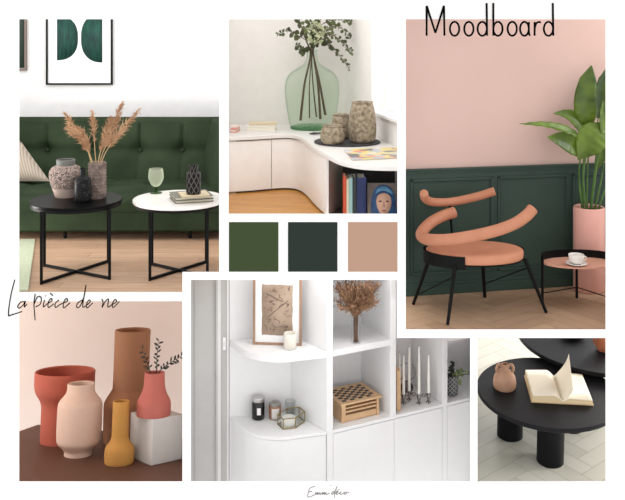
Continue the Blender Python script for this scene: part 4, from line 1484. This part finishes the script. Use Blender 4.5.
# =================================================================== ROOM 5: white built-in shelves
E = Room()
TH = R(27.5)
eu = Vector((math.cos(TH), math.sin(TH), 0)); en = Vector((-math.sin(TH), math.cos(TH), 0))
O5 = Vector((axy(330, 9.69), .69, 0))
DP = .64
def s5(px, d=0.):
    """distance along the front at which the picture column px meets the plane d behind the front"""
    o_ = O5 + en * d
    k = (px - 312.5) / FPX
    return (k * (o_.y + 9) - o_.x) / (eu.x - k * eu.y)
SHW = mat('shelf_white', (233, 233, 234), .5, c2=(231, 231, 232), spec=.35)
unit = thing(E, 'built_in_bookcase', 'white built-in bookcase with quarter-round end shelves and plain doors', 'bookcase', O5 + Vector((0, 0, -.4)), TH)
U = FR[unit.name]
def ubox(name, s0, s1, d0, d1, z0, z1, m=SHW, bevel=.003):
    """box in the bookcase's own frame"""
    return MB().span((s0, d0, z0 + .4), (s1, d1, z1 + .4)).build(name, m, unit, bevel=bevel)
zS1, zS0, zTop = 1.233, .373, 2.05
ZB = -.75
def ubox(name, s0, s1, d0, d1, z0, z1, m=SHW, bevel=.003):
    """box in the bookcase's own frame"""
    return MB().span((s0, d0, z0 + .4), (s1, d1, z1 + .4)).build(name, m, unit, bevel=bevel)
def upr(name, pts, z0, z1, m=SHW, bevel=.003, angle=38):
    return MB().prism(pts, z0 + .4, z1 + .4).build(name, m, unit, bevel=bevel, angle=angle)
p1a, p1b = s5(327), s5(333)
p2a, p2b = s5(390.5), s5(396)
p3a, p3b = s5(442.5), s5(447.5)
sf, sb5 = s5(473.2), s5(473.2, DP)
def cut(d): return sf + (sb5 - sf) * d / DP
K5 = Vector((-.155, DP))                                     # inner corner of the rounded end
Lw = Vector((axy(229.6, 10.03), 10.03 - 9, 0))
Ls = Vector(((Lw - O5).dot(eu), (Lw - O5).dot(en)))
Fq = Vector((p1a, 0))
upr('back_panel', [(K5.x, DP), (cut(DP), DP), (cut(DP), DP + .02), (K5.x, DP + .02)], ZB, zTop)
nL = Vector((-(K5 - Ls).y, (K5 - Ls).x)).normalized() * .02
upr('end_back_panel', [(Ls.x, Ls.y), (K5.x, K5.y), (K5.x + nL.x, K5.y + nL.y), (Ls.x + nL.x, Ls.y + nL.y)], ZB, zTop)
upr('divider', [(p1a, 0), (p1b, 0), (p1b, .05), (K5.x + .03, DP), (K5.x, DP)], zS0, zTop)
ubox('divider', p2a, p2b, 0, DP, zS0, zTop)
ubox('divider', p3a, p3b, 0, DP, zS0, zTop - .04)
upr('shelf', [(p1b, .0), (p2a, 0), (p2a, DP), (K5.x + .035, DP), (p1b, .05)], zS1 - .066, zS1)
upr('shelf', [(p3b, .0), (cut(0), 0), (cut(DP), DP), (p3b, DP)], 1.075, 1.14)
upr('worktop', [(p1a + .002, -.002), (cut(0), -.002), (cut(DP), DP), (K5.x + .004, DP)], zS0 - .034, zS0)
ubox('top_panel', p1b, p2a, .0, DP, zTop - .04, zTop)
ubox('carcass', p1b, cut(.1), .03, .1, ZB, zS0 - .035, mat('recess_grey', (150, 150, 152), .8), 0)
dz1 = zS0 - .036
g = .004
for a, b in ((p1b + g, p2b - .02 - g), (p2b - .02, p3a - g), (p3b - .0, cut(.003))):
    ubox('door', a, b, .003, .028, ZB, dz1 - .006)
ubox('end_post', p1a + .003, p1b, .0, .03, ZB, zS0 - .034)
ubox('end_post', p3a, p3b - g, .0015, .03, ZB, dz1)
# quarter round end: shelves and drum
CUR = [(229.3, 416.8), (235.7, 425), (246, 433.2), (260.4, 438.6), (281, 440.6), (302, 438), (327, 432.6)]
CP = []
for x_, y_ in CUR:
    v_ = E.on_z(x_, y_, zS0 - .03) - O5
    CP.append(Vector((v_.dot(eu), v_.dot(en), 0)))
CP[0] = Vector((Ls.x, Ls.y, 0)); CP[-1] = Vector((p1a, 0, 0))
CP = [Vector((p.x, p.y)) for p in crspline(CP, 8)]
def quarter(name, k, z0, z1):
    pl = [tuple(K5)] + [tuple(K5 + (p - K5) * k) for p in CP]
    upr(name, pl, z0, z1, angle=25)
quarter('round_shelf', 1.0, zS1 - .066, zS1)
quarter('round_shelf', 1.0, zS0 - .03, zS0)
quarter('round_door', .975, ZB, zS0 - .04)
quarter('round_plinth', .93, zS0 - .041, zS0 - .0305)

# wall with door casing to the left
GREYW = mat('pale_grey_wall', (190, 189, 187), .8, c2=(187, 186, 184))
lu = (eu * (K5 - Ls).x + en * (K5 - Ls).y).normalized(); ln5 = Vector((-lu.y, lu.x, 0))
def sl5(px):
    k = (px - 312.5) / FPX
    return (k * (Lw.y + 9) - Lw.x) / (lu.x - k * lu.y)
def wallb(name, pa, pb, d0, d1, m=GREYW):
    a, b = sl5(pa), sl5(pb)
    q = MB()
    pts = [Lw + lu * a + ln5 * d0, Lw + lu * b + ln5 * d0, Lw + lu * b + ln5 * d1, Lw + lu * a + ln5 * d1]
    q.prism([(p.x, p.y) for p in pts], ZB, 2.03)
    return struct(E, q, name, m)
wallb('wall_left', 187.2, 229.5, .0, .02)
CAS = mat('casing_white', (224, 223, 222), .5)
wallb('trim_9', 194.5, 196.0, -.014, -.001, GREYW)
wallb('trim_10', 215.6, 217.4, -.03, -.001, GREYW)
wallb('trim_11', 217.4, 220.5, -.022, -.001, CAS)
wallb('trim_12', 226.6, 228.6, -.012, -.001, CAS)
sw = E.on_plane(224.2, 343.5, Lw - ln5 * .001, ln5)
so = thing(E, 'light_switch', 'white light switch on the grey wall beside the bookcase', 'light switch', sw, math.atan2(lu.y, lu.x))
plt = MB().span((-.018, -.01, -.07), (.018, 0, .07)).build('plate', WHITE, so, bevel=.003)
MB().span((-.009, -.016, -.03), (.009, -.01, .03)).build('rocker', CAS, plt, bevel=.002)

# framed drawing leaning on the round shelf
fa = E.on_z(252.6, 344.6, zS1 + .001); fb = E.on_z(301.5, 346, zS1 + .001)
fd = fb - fa
fw_, fang = fd.length, math.atan2(fd.y, fd.x)
pf5 = thing(E, 'framed_drawing', 'wood framed drawing on tan paper leaning on the round shelf', 'picture', (fa + fb) / 2, fang)
LEAN = Matrix.Rotation(R(-2.0), 4, 'X')
fh5 = .80
def lean(q, name, m, par=pf5, **k):
    q.bm.transform(LEAN)
    return q.build(name, m, par, **k)
WOODF = mat('oak_frame', (172, 140, 116), .5, c2=(152, 120, 98), nscale=4, stretch=(8, 8, 1))
q = MB(); t_ = .026
for x0, z0, x1, z1 in ((-fw_ / 2, 0, fw_ / 2, t_), (-fw_ / 2, fh5 - t_, fw_ / 2, fh5), (-fw_ / 2, t_, -fw_ / 2 + t_, fh5 - t_), (fw_ / 2 - t_, t_, fw_ / 2, fh5 - t_)):
    q.span((x0, 0, z0), (x1, .03, z1))
lean(q, 'frame', WOODF, bevel=.002)
lean(MB().span((-fw_ / 2 + t_, .012, t_), (fw_ / 2 - t_, .02, fh5 - t_)), 'mount', mat('mount_white', (238, 238, 238), .8))
a0, a1, b0, b1 = -fw_ / 2 + .1, fw_ / 2 - .1, .105, .655
rnd = random.Random(5)
edge_ = []
for (x0, z0, x1, z1) in ((a0, b0, a1, b0), (a1, b0, a1, b1), (a1, b1, a0, b1), (a0, b1, a0, b0)):
    for k in range(10):
        t = k / 10
        edge_.append(Vector((x0 + (x1 - x0) * t + rnd.uniform(-.004, .004), .0105, z0 + (z1 - z0) * t + rnd.uniform(-.004, .004))))
q = MB(); q.face(edge_); 
o_ = lean(q, 'tan_sheet', mat('tan_paper', (178, 156, 137), .8, c2=(168, 146, 127), nscale=6), recalc=False, solid=.001)
q = MB()
for k in range(64):
    cx, cz = rnd.uniform(a0 + .025, a1 - .03), rnd.uniform(b0 + .03, b1 - .03)
    ln_ = rnd.uniform(.01, .032); an = rnd.uniform(0, PI)
    pts = [Vector((cx + math.cos(an + j * rnd.uniform(-.2, .5)) * ln_ * (j - 1.5) / 2, .008, cz + math.sin(an + j * .3) * ln_ * (j - 1.5) / 2)) for j in range(4)]
    q.tube(crspline(pts, 3), .002, 5)
q.tube([Vector((a0 + .07, .008, b0 + .2)), Vector((a1 - .05, .008, b0 + .38))], .003, 5)
q.tube([Vector((a0 + .05, .008, b1 - .1)), Vector((a1 - .12, .008, b1 - .18))], .003, 5)
lean(q, 'ink_marks', mat('brown_ink', (96, 80, 74), .8))

def jar(room, name, label, cat, cx, pyb, z, rpx, pyt, m, wall=.01, wax=None):
    c = stand(room, cx, pyb, z + .001, rpx); k = room.m(c)
    h = (room.px(c)[1] - pyt) * k; r = rpx * k
    o = thing(room, name, label, cat, c)
    MB().lathe(open_top([(r * .9, 0), (r, .008), (r, h * .5), (r, h)], wall, .012), 40).build('glass', m, o, angle=50)
    if wax: MB().lathe([(0, .0135), (r - wall - .002, .0135), (r - wall - .002, h * wax[1]), (0, h * wax[1])], 32).build('wax', wax[0], o)
    return o, c, r, h, k
CANDW = mat('white_wax', (240, 238, 234), .5)
o, c, r, h, k = jar(E, 'jar_candle', 'white glass candle before the framed drawing', 'candle', 290, 350.6, zS1, 6.4, 333.2, mat('frosted_white_glass', (226, 220, 210), .3), .01, (CANDW, .8))
MB().lathe([(0, 0), (6.7 * k, 0), (6.7 * k, .03), (6.52 * k, .032), (6.52 * k, .0325), (0, .0325)], 40) .bm.free()
# lower round shelf
BLG = mat('black_gloss_glass', (16, 16, 17), .15)
CHR = mat('polished_silver', (196, 194, 192), .18, .9)
o, c, r, h, k = jar(E, 'jar_candle', 'black glass candle with silver lid at the left of the lower round shelf', 'candle', 258.2, 421, zS0, 6.4, 400.5, BLG, .012)
MB().lathe([(0, h + .002), (r * 1.02, h + .002), (r * 1.05, h + .03), (r * .98, h + .036), (r * .95, h + .042), (0, h + .042)], 40).build('lid', CHR, o)
MB().box((.012, -r - .001, h * .52), (.042, .006, .075)).build('label_sticker', WHITE, o)
AMB = mat('amber_glass', (162, 116, 88), .2, c2=(130, 88, 64), nscale=4)
o, c, r, h, k = jar(E, 'jar_candle', 'amber glass candle with grey lid in the middle of the lower shelf', 'candle', 275.0, 420.6, zS0, 6.1, 405, AMB, .012)
MB().lathe([(0, h + .002), (r * .98, h + .002), (r * 1.0, h + .018), (r * .8, h + .034), (r * .3, h + .04), (r * .25, h + .055), (0, h + .058)], 40).build('lid', mat('grey_lid', (146, 142, 138), .3, .5), o)
q = MB()
q.grid(lambda u, v: Vector(((r + .002) * math.cos(R(-120 + 75 * u)), (r + .002) * math.sin(R(-120 + 75 * u)), h * (.08 + .8 * v))), 10, 4)
q.build('label_sticker', mat('pale_label', (214, 210, 206), .6), o, solid=.001)
jar(E, 'drinking_glass', 'clear glass tumbler behind the brass and glass box', 'glass', 290.2, 417.0, zS0, 5.2, 400.5, glass_mat('clear_glass', (250, 251, 251), .06, .03, haze=.06, hazec=(235, 235, 235)), .008)
# brass and glass box
hp = [E.on_z(*p, zS0 + .001) for p in ((277.8, 424.8), (283.4, 429.6), (295.4, 428.2), (304.8, 421.8))]
hc_ = (hp[0] + hp[3]) / 2
hp += [hc_ * 2 - hp[1], hc_ * 2 - hp[2]]
hx = thing(E, 'glass_box', 'hexagonal clear glass box with brass edges on the lower round shelf', 'box', hc_)
HB = [p - hc_ for p in hp]; HH = .112
BRS = mat('aged_brass', (150, 128, 78), .35, .8)
q = MB()
for i in range(6):
    a, b = HB[i], HB[(i + 1) % 6]
    up = Vector((0, 0, HH)); lo = Vector((0, 0, .0055))
    q.tube([a + lo, b + lo], .0055, 6); q.tube([a + up, b + up], .0055, 6); q.tube([a + lo, a + up], .005, 6)
q.build('brass_edges', BRS, hx)
CLG = glass_mat('box_glass', (251, 252, 251), .05, .03, haze=.04, hazec=(235, 238, 235))
for i in range(6):
    a, b = HB[i] * .99, HB[(i + 1) % 6] * .99
    q = MB(); q.face([a + Vector((0, 0, .01)), b + Vector((0, 0, .01)), b + Vector((0, 0, HH)), a + Vector((0, 0, HH))])
    q.build('glass_panel', CLG, hx)
q = MB(); q.face([p * .985 + Vector((0, 0, HH + .001)) for p in HB]); q.build('glass_lid', CLG, hx)
q = MB().prism([((p * .93).x, (p * .93).y) for p in HB], .003, .006); q.build('bottom_plate', mat('mirror_bottom', (206, 206, 200), .2, .5), hx)
k = E.m(hc_)
cndl = MB().lathe([(0, 0), (.075, 0), (.08, .01), (.08, .062), (.074, .068), (0, .064)], 32)
single(E, cndl, 'pillar_candle', CANDW, 'low white candle inside the brass and glass box', 'candle', hc_ + Vector((-.03, -.01, .007)))

# dried flowers in a glass vase
vb = E.on_z(356, 344.2, zS1 + .001) + Vector((0, .05, 0)); k = E.m(vb)
gv = thing(E, 'glass_vase', 'clear glass cylinder vase holding the dried brown flowers', 'vase', vb)
rr = 4.6 * k; hv = 30 * k
MB().lathe([(0, 0), (rr, 0), (rr, hv)], 32).build('body', glass_mat('vase_glass', (251, 251, 251), .05, .03, haze=.04, hazec=(235, 235, 235)), gv)
random.seed(21)
bq = thing(E, 'dried_bouquet', 'bushy bunch of dried brown flowers in the clear glass vase', 'dried flowers', vb + Vector((0, 0, .02)))
q = MB(); tips = []
for i in range(110):
    a = random.uniform(0, 2 * PI); r_ = rr * .5 * random.random()
    p0 = vb + Vector((r_ * math.cos(a), r_ * math.sin(a), .012))
    p1 = vb + Vector((random.uniform(-1, 1) * rr * .42, random.uniform(-1, 1) * rr * .42, hv))
    sx = random.uniform(-1, 1)
    tip = Vector((vb.x + (.02 + .24 * sx), vb.y + random.uniform(-.16, .05), min(vb.z + hv + random.uniform(.1, .5) * (1 - .2 * abs(sx)), 1.895)))
    mid_ = p1.lerp(tip, .5) + Vector((0, 0, 0))
    l = crspline([p0, p1, mid_, tip], 4)
    q.tube(l, .0032, 4)
    tips.append(l)
q.build('stems', mat('dried_stem', (112, 84, 62), .85, c2=(84, 60, 44), nscale=10), bq, FR[bq.name])
q = MB(); q2 = MB()
for l in tips:
    for j in range(70):
        t = random.uniform(.3, 1)
        i = min(int(t * (len(l) - 1)), len(l) - 2)
        p = l[i].lerp(l[i + 1], t * (len(l) - 1) - i)
        v = ((l[i + 1] - l[i]).normalized() * 1.3 + Vector((random.gauss(0, .6), random.gauss(0, .6), random.gauss(0, .6)))).normalized()
        st = p + Vector((random.gauss(0, .016), random.gauss(0, .016), random.gauss(0, .016)))
        (q if random.random() < .6 else q2).leaf(st, st + v * random.uniform(.018, .048), Vector((random.gauss(0, .5), -1, random.gauss(0, .5))), random.uniform(.0025, .005), .2)
q.build('flower_heads', mat('dried_tan_petals', (176, 138, 102), .9, c2=(138, 100, 70), nscale=12), bq, FR[bq.name], recalc=False)
q2.build('dark_flower_heads', mat('dried_dark_petals', (138, 102, 84), .9, c2=(104, 74, 60), nscale=12), bq, FR[bq.name], recalc=False)

# chess box
ca_ = E.on_z(341.8, 423.4, zS0 + .001); cb_ = E.on_z(379.2, 414.6, zS0 + .001)
d_ = cb_ - ca_; wch = d_.length; ang = math.atan2(d_.y, d_.x)
kk = E.m(ca_); hch = 19.5 * kk; dch = .40
ch = thing(E, 'chess_box', 'light wood chess box with a chequered top and stacked trays', 'game box', ca_, ang)
LW = mat('light_beech', (214, 178, 138), .55, c2=(202, 164, 124), nscale=5, stretch=(1, 8, 8))
DSL = mat('slot_dark', (52, 38, 30), .8)
MB().span((0, 0, 0), (.05, dch, hch - .02)).build('side_panel', LW, ch, bevel=.002)
MB().span((wch - .03, 0, 0), (wch, dch, hch - .02)).build('side_panel', LW, ch, bevel=.002)
MB().span((.05, .05, .004), (wch - .03, dch - .004, hch - .02)).build('inner_case', DSL, ch)
for z0, z1 in ((.004, .072), (.098, .118), (.14, .156)):
    MB().span((.054, .006, z0), (wch - .034, .06, z1)).build('tray', LW, ch, bevel=.002)
ov = .022
MB().span((-ov, -ov, hch - .02), (wch + ov, dch + ov, hch)).build('top_board', LW, ch, bevel=.003)
q = MB()
n8 = 8; mx = .03
for i in range(n8):
    for j in range(n8):
        if (i + j) % 2 == 0:
            x0 = mx + (wch - 2 * mx) / n8 * i; y0 = mx + (dch - 2 * mx) / n8 * j
            q.span((x0, y0, hch), (x0 + (wch - 2 * mx) / n8, y0 + (dch - 2 * mx) / n8, hch + .0012))
q.build('dark_squares', mat('dark_inlay', (40, 34, 32), .5), ch)

# third bay: wooden board, candle holder and candles, silver ball
wbp = E.on_z(396.4, 411.3, zS0 + .001)
kk = E.m(wbp)
wbd = MB().span((0, 0, 0), (4.2 * kk, .3, 40.5 * kk))
single(E, wbd, 'wooden_board', LW, 'upright light wood board beside the candle holder', 'board', wbp + eu * .005, TH - R(14), bevel=.003)
HOLD = mat('holder_chrome', (150, 146, 144), .2, .95)
spots = [((399.3, 400.6), 'white taper candle just behind the wooden board, leftmost in the holder', 353), ((403.6, 404.5), 'white taper candle right of the wooden board, second in the holder', 355), ((409.2, 401), 'tall white taper candle standing third in the holder', 347.4), ((419, 404.4), 'tall white taper candle standing fourth in the holder', 346.5), ((428.6, 403.2), 'white taper candle at the right end of the holder', 355)]
hold = thing(E, 'candle_holder', 'polished metal candle holder with joined cups and small feet', 'candle holder', E.on_z(414, 403, zS0))
Fh5 = FR[hold.name]
cups = []
for (px, py), lab, pt in spots:
    b_ = E.on_z(px, py, zS0 + .001)
    kk = E.m(b_)
    q = MB().lathe([(0, .012), (.006, .012), (.016, .05), (.022, .075), (.026, .085), (.026, .115), (.0195, .12), (.0195, .088), (0, .088)], 20, b_)
    for a in (30, 150, 270):
        q.tube([b_ + Vector((.03 * math.cos(R(a)), .03 * math.sin(R(a)), .006)), b_ + Vector((0, 0, .045))], .006, 6)
    q.build('cup', HOLD, hold, Fh5)
    cups.append((b_, lab, pt, kk, px))
eb = E.on_z(399.5, 398.2, zS0 + .001)
for (a, b) in ((0, 1), (1, 2), (2, 3), (3, 4)):
    pa, pb = cups[a][0] + Vector((0, 0, .1)), cups[b][0] + Vector((0, 0, .1))
    q = MB(); m_2 = pa.lerp(pb, .5)
    d = (pb - pa).normalized()
    q.tube([pa + d * .027, pb - d * .027], .009, 8)
    q.lathe([(0, -.02), (.016, -.016), (.024, 0), (.016, .016), (0, .02)], 16, m_2)
    q.build('joint', HOLD, hold, Fh5)
for b_, lab, pt, kk, px in cups:
    hcn = (E.px(b_)[1] - pt) * kk - .089
    q = MB().lathe([(0, 0), (.017, 0), (.0165, hcn * .3), (.0145, hcn * .7), (.009, hcn * .97), (.004, hcn), (0, hcn)], 20)
    t = thing(E, 'taper_candle', lab, 'candle', b_ + Vector((0, 0, .0895)), 0, 'white taper candles in the third bay')
    wx = q.build('wax', CANDW, t)
    MB().tube([(0, 0, hcn - .002), (.002, 0, hcn + .02)], .002, 5).build('wick', DSL, t)
bb_ = E.on_z(407.5, 396.5, zS0) + Vector((0, .08, .075))
sb_2 = thing(E, 'silver_ball', 'dark silver ball ornament with a wire hoop behind the candles', 'ornament', bb_ - Vector((0, 0, .0745)))
MB().lathe([(0, 0)] + [(.078 * math.sin(R(k * 10)), .0745 - .0745 * math.cos(R(k * 10))) for k in range(1, 18)] + [(0, .149)], 28).build('ball', mat('dark_silver', (120, 112, 110), .25, .8, c2=(70, 64, 62), nscale=12), sb_2)
q = MB(); q.tube([Vector((.105 * math.cos(2 * PI * i / 24), .02, .25 + .105 * math.sin(2 * PI * i / 24))) for i in range(24)], .005, 6, True); q.build('hoop', HOLD, sb_2)

# fourth bay: little plant
pb5 = E.on_z(452.5, 397.4, zS0 + .001) + Vector((0, .085, 0)); kk = E.m(pb5)
pl5 = thing(E, 'small_plant', 'small plant in a grey patterned pot at the right end of the bookcase', 'plant', pb5)
MB().lathe(open_top([(.05, 0), (.075, .015), (.082, .1), (.08, .2), (.07, .225)], .012, .14), 36).build('pot', lattice_mat('grey_pattern_glaze', (92, 92, 94), (170, 170, 170), 10, .05, .6), pl5, angle=60)
random.seed(33)
q = MB(); qs = MB(); q2 = MB()
for (tx, tz_, n, big) in ((.0, .40, 12, 0), (.03, .36, 10, 0), (-.03, .33, 9, 0), (.16, .30, 8, 1), (.2, .26, 7, 1), (.08, .24, 8, 1), (.12, .17, 8, 1)):
    l = crspline([Vector((0, 0, .16)), Vector((tx * .4, -.02, .16 + (tz_ - .16) * .7)), Vector((tx, -.05, tz_))], 6)
    qs.tube(l, .004, 5)
    for j in range(n):
        t = .35 + .65 * j / n
        i = min(int(t * (len(l) - 1)), len(l) - 2)
        p = l[i]; v = Vector((random.gauss(0, 1), random.gauss(0, .6), random.gauss(.3, .8))).normalized()
        (q2 if big else q).leaf(p, p + v * (.05 if big else .035), Vector((random.gauss(0, .4), -1, .3)), .02 if big else .012, .2)
qs.build('stems', TW, pl5); q.build('dark_foliage', TL, pl5, recalc=False); q2.build('pale_foliage', mat('sage_leaf', (134, 146, 104), .7, c2=(104, 122, 78), nscale=8), pl5, recalc=False)

# =================================================================== ROOM 6: black round tables
G6 = Room(6, (axy(545, 9.6), .6, .15))
g0 = G6.on_y(540, 483, (G6.I @ Vector((2.3, .42, 0))).y)
F6 = g0.z
def t6(px, py, z=F6): return G6.on_z(px, py, z)
lb = t6(474.6, 497); lt = t6(474.6, 330); rt_ = t6(640, 330); rb_ = t6(640, 497)
herringbone(G6, [(lb.x, lb.y), (rb_.x, rb_.y), (rt_.x, rt_.y), (lt.x, lt.y)], F6, .2, 5, R(38), 'floor_pale_tiles',
            shade_mat('pale_herringbone_tiles', (202, 200, 187), (213, 211, 199), .35), mat('tile_joint', (178, 175, 160), .8), .003, 5)
BLKW = mat('black_stained_wood', (21, 21, 25), .5, c2=(15, 15, 19), nscale=5, stretch=(1, 6, 1), spec=.15)
lr = 13 * G6.m(t6(545, 450))
c6 = t6(546, 449.5)
R6 = 69 * G6.m(c6)
Z6 = F6 + G6.height(c6, 390.5)
def black_table(label, c, r, z, feet, leg_r, thick=.05, top_px=None):
    o = thing(G6, 'coffee_table', label, 'coffee table', (c.x, c.y, F6), 0, 'black round coffee tables')
    h = z - F6
    MB().lathe([(0, h - thick), (r - .008, h - thick), (r, h - thick + .008), (r, h - .006), (r - .006, h), (0, h)], 96).build('table_top', BLKW, o)
    for f in feet:
        MB().lathe([(0, 0), (leg_r - .004, 0), (leg_r, .004), (leg_r, h - thick - .001), (0, h - thick - .001)], 40, (f.x - c.x, f.y - c.y, 0)).build('leg', BLKW, o)
    return o
ft = [stand(G6, 550, 468.6, F6, 13), stand(G6, 509.8, 442.6, F6, 13), stand(G6, 571, 434.5, F6, 13)]
black_table('low round black coffee table with thick legs carrying the open book', c6, R6, Z6, ft, lr)
Z7 = Z6 + .1
e7 = G6.on_z(600, 375.4, Z7)
R7 = 88 * G6.m(e7) * 1.03
c7 = e7 + Vector((0.0, R7, 0))
c7.x = (601 - 312.5) / FPX * G6.depth(c7)
black_table('higher round black coffee table behind, overlapping the low one', c7, R7, Z7, [c7 + Vector((R7 * .68 * math.cos(R(a)), R7 * .68 * math.sin(R(a)), 0)) for a in (20, 75, 128)], lr)

# jug, book, mug, dish
JUGM = mat('terracotta_jug_clay', (170, 134, 111), .8, c2=(160, 123, 100), nscale=8, bump=.2, bscale=70)
o, jc, jp = vase(G6, 'jug', 'small terracotta jug with two handles on the low black table', 'jug', 504.5,
     [(8.5, 389.6), (10.8, 386.5), (11.3, 381.5), (10, 375.5), (6.5, 371), (3.8, 368.8), (3.3, 366), (3.6, 363.8)], 391.6, Z6, JUGM, .008, 40)
jm = G6.m(jc); jb = G6.px(jc)[1]
for s_ in (-1, 1):
    pts = [Vector((s_ * a * jm, 0, (jb - b) * jm)) for a, b in ((7.2, 372), (8.2, 367.5), (6.6, 363.8), (4.4, 364), (3.4, 366.2))]
    MB().tube(crspline(pts, 5), .017, 10).build('handle', JUGM, o)
o.rotation_mode = 'XYZ'
zb = Z6 + .001
ba = t6(533.5, 405, zb); bb2 = t6(591, 402.6, zb)
bd = bb2 - ba; wbk = bd.length; bang = math.atan2(bd.y, bd.x) - R(10)
tl = t6(534.2, 376.5, zb)
dbk = (tl - ba).length * .9
bk = thing(G6, 'open_book', 'open book with cream pages and one leaf standing up on the black table', 'book', (ba + bb2) / 2, bang)
LEAFP = mat('cream_leaf', (248, 243, 226), .75, c2=(244, 237, 216), nscale=2)
BLOCK = mat('page_edges', (234, 216, 178), .8, c2=(216, 196, 156), nscale=3, stretch=(1, 1, 70))
COVB = mat('tan_card_cover', (196, 172, 132), .7)
hw = wbk / 2
MB().span((-hw - .012, -.01, 0), (hw + .012, dbk + .01, .006)).build('cover', COVB, bk, bevel=.002)
def block(sg, h0):
    def top(u): return .012 + h0 * (math.sin(min(1, u * 3.2) * PI / 2)) * (1 - .25 * u) 
    n = 16
    q = MB()
    rows_ = []
    for i in range(n + 1):
        u = i / n
        x = sg * u * hw
        rows_.append([q.v((x, 0, .0065)), q.v((x, dbk, .0065)), q.v((x, dbk, .0065 + top(u))), q.v((x, 0, .0065 + top(u)))])
    for a, b in zip(rows_, rows_[1:]):
        for k in range(4):
            q.bm.faces.new([a[k], b[k], b[(k + 1) % 4], a[(k + 1) % 4]])
    q.bm.faces.new(rows_[0]); q.bm.faces.new(rows_[-1][::-1])
    q.build('page_block', BLOCK, bk, angle=30)
    q = MB()
    q.grid(lambda u, v: Vector((sg * u * hw * .995, v * dbk, .0085 + top(u))), 16, 4)
    q.build('open_page', LEAFP, bk, recalc=False, solid=.001)
block(-1, .07); block(1, .045)
# the standing leaf
q = MB()
def stand_leaf(u, v):
    # v along the spine, u from the spine out to the free edge
    hgt = .30
    x = .01 + .10 * u + .03 * math.sin(PI * u)
    y = dbk * (.02 + .96 * v)
    z = .03 + hgt * u * (.55 + .45 * v) * (1 - .12 * u)
    return Vector((x + .05 * u * v, y, z))
q.grid(stand_leaf, 10, 10)
q.build('standing_page', LEAFP, bk, recalc=False, solid=.0012)

MUGM = mat('terracotta_mug_clay', (172, 102, 70), .7, c2=(160, 92, 62), nscale=8)
mzc = t6(607.5, 354.6, Z7 + .001) + Vector((0, .1, 0)); mk = G6.m(mzc)
mg6 = thing(G6, 'mug', 'terracotta mug cut off at the right on the higher black table', 'mug', mzc)
MB().lathe(open_top([(5.5 * mk, 0), (7.8 * mk, 1.5 * mk), (8.6 * mk, 7 * mk), (8.4 * mk, 13.5 * mk), (8.2 * mk, 17 * mk)], .012, .02), 40).build('body', MUGM, mg6, angle=60)
MB().tube(crspline([Vector((a * mk, 0, b * mk)) for a, b in ((-8.1, 14.5), (-10.6, 14), (-10.8, 9), (-8.3, 6))], 5), .014, 8).build('handle', MUGM, mg6)
dz = t6(577, 340.8, Z7 + .001) + Vector((0, .15, 0)); dk = G6.m(dz)
dish = MB().lathe(open_top([(7 * dk, 0), (9 * dk, 1 * dk), (12.5 * dk, 4 * dk), (13.5 * dk, 6 * dk)], .01, .015), 48)
single(G6, dish, 'bowl', mat('black_bowl_glaze', (24, 24, 25), .5), 'dark shallow bowl at the top edge on the higher black table', 'bowl', dz)
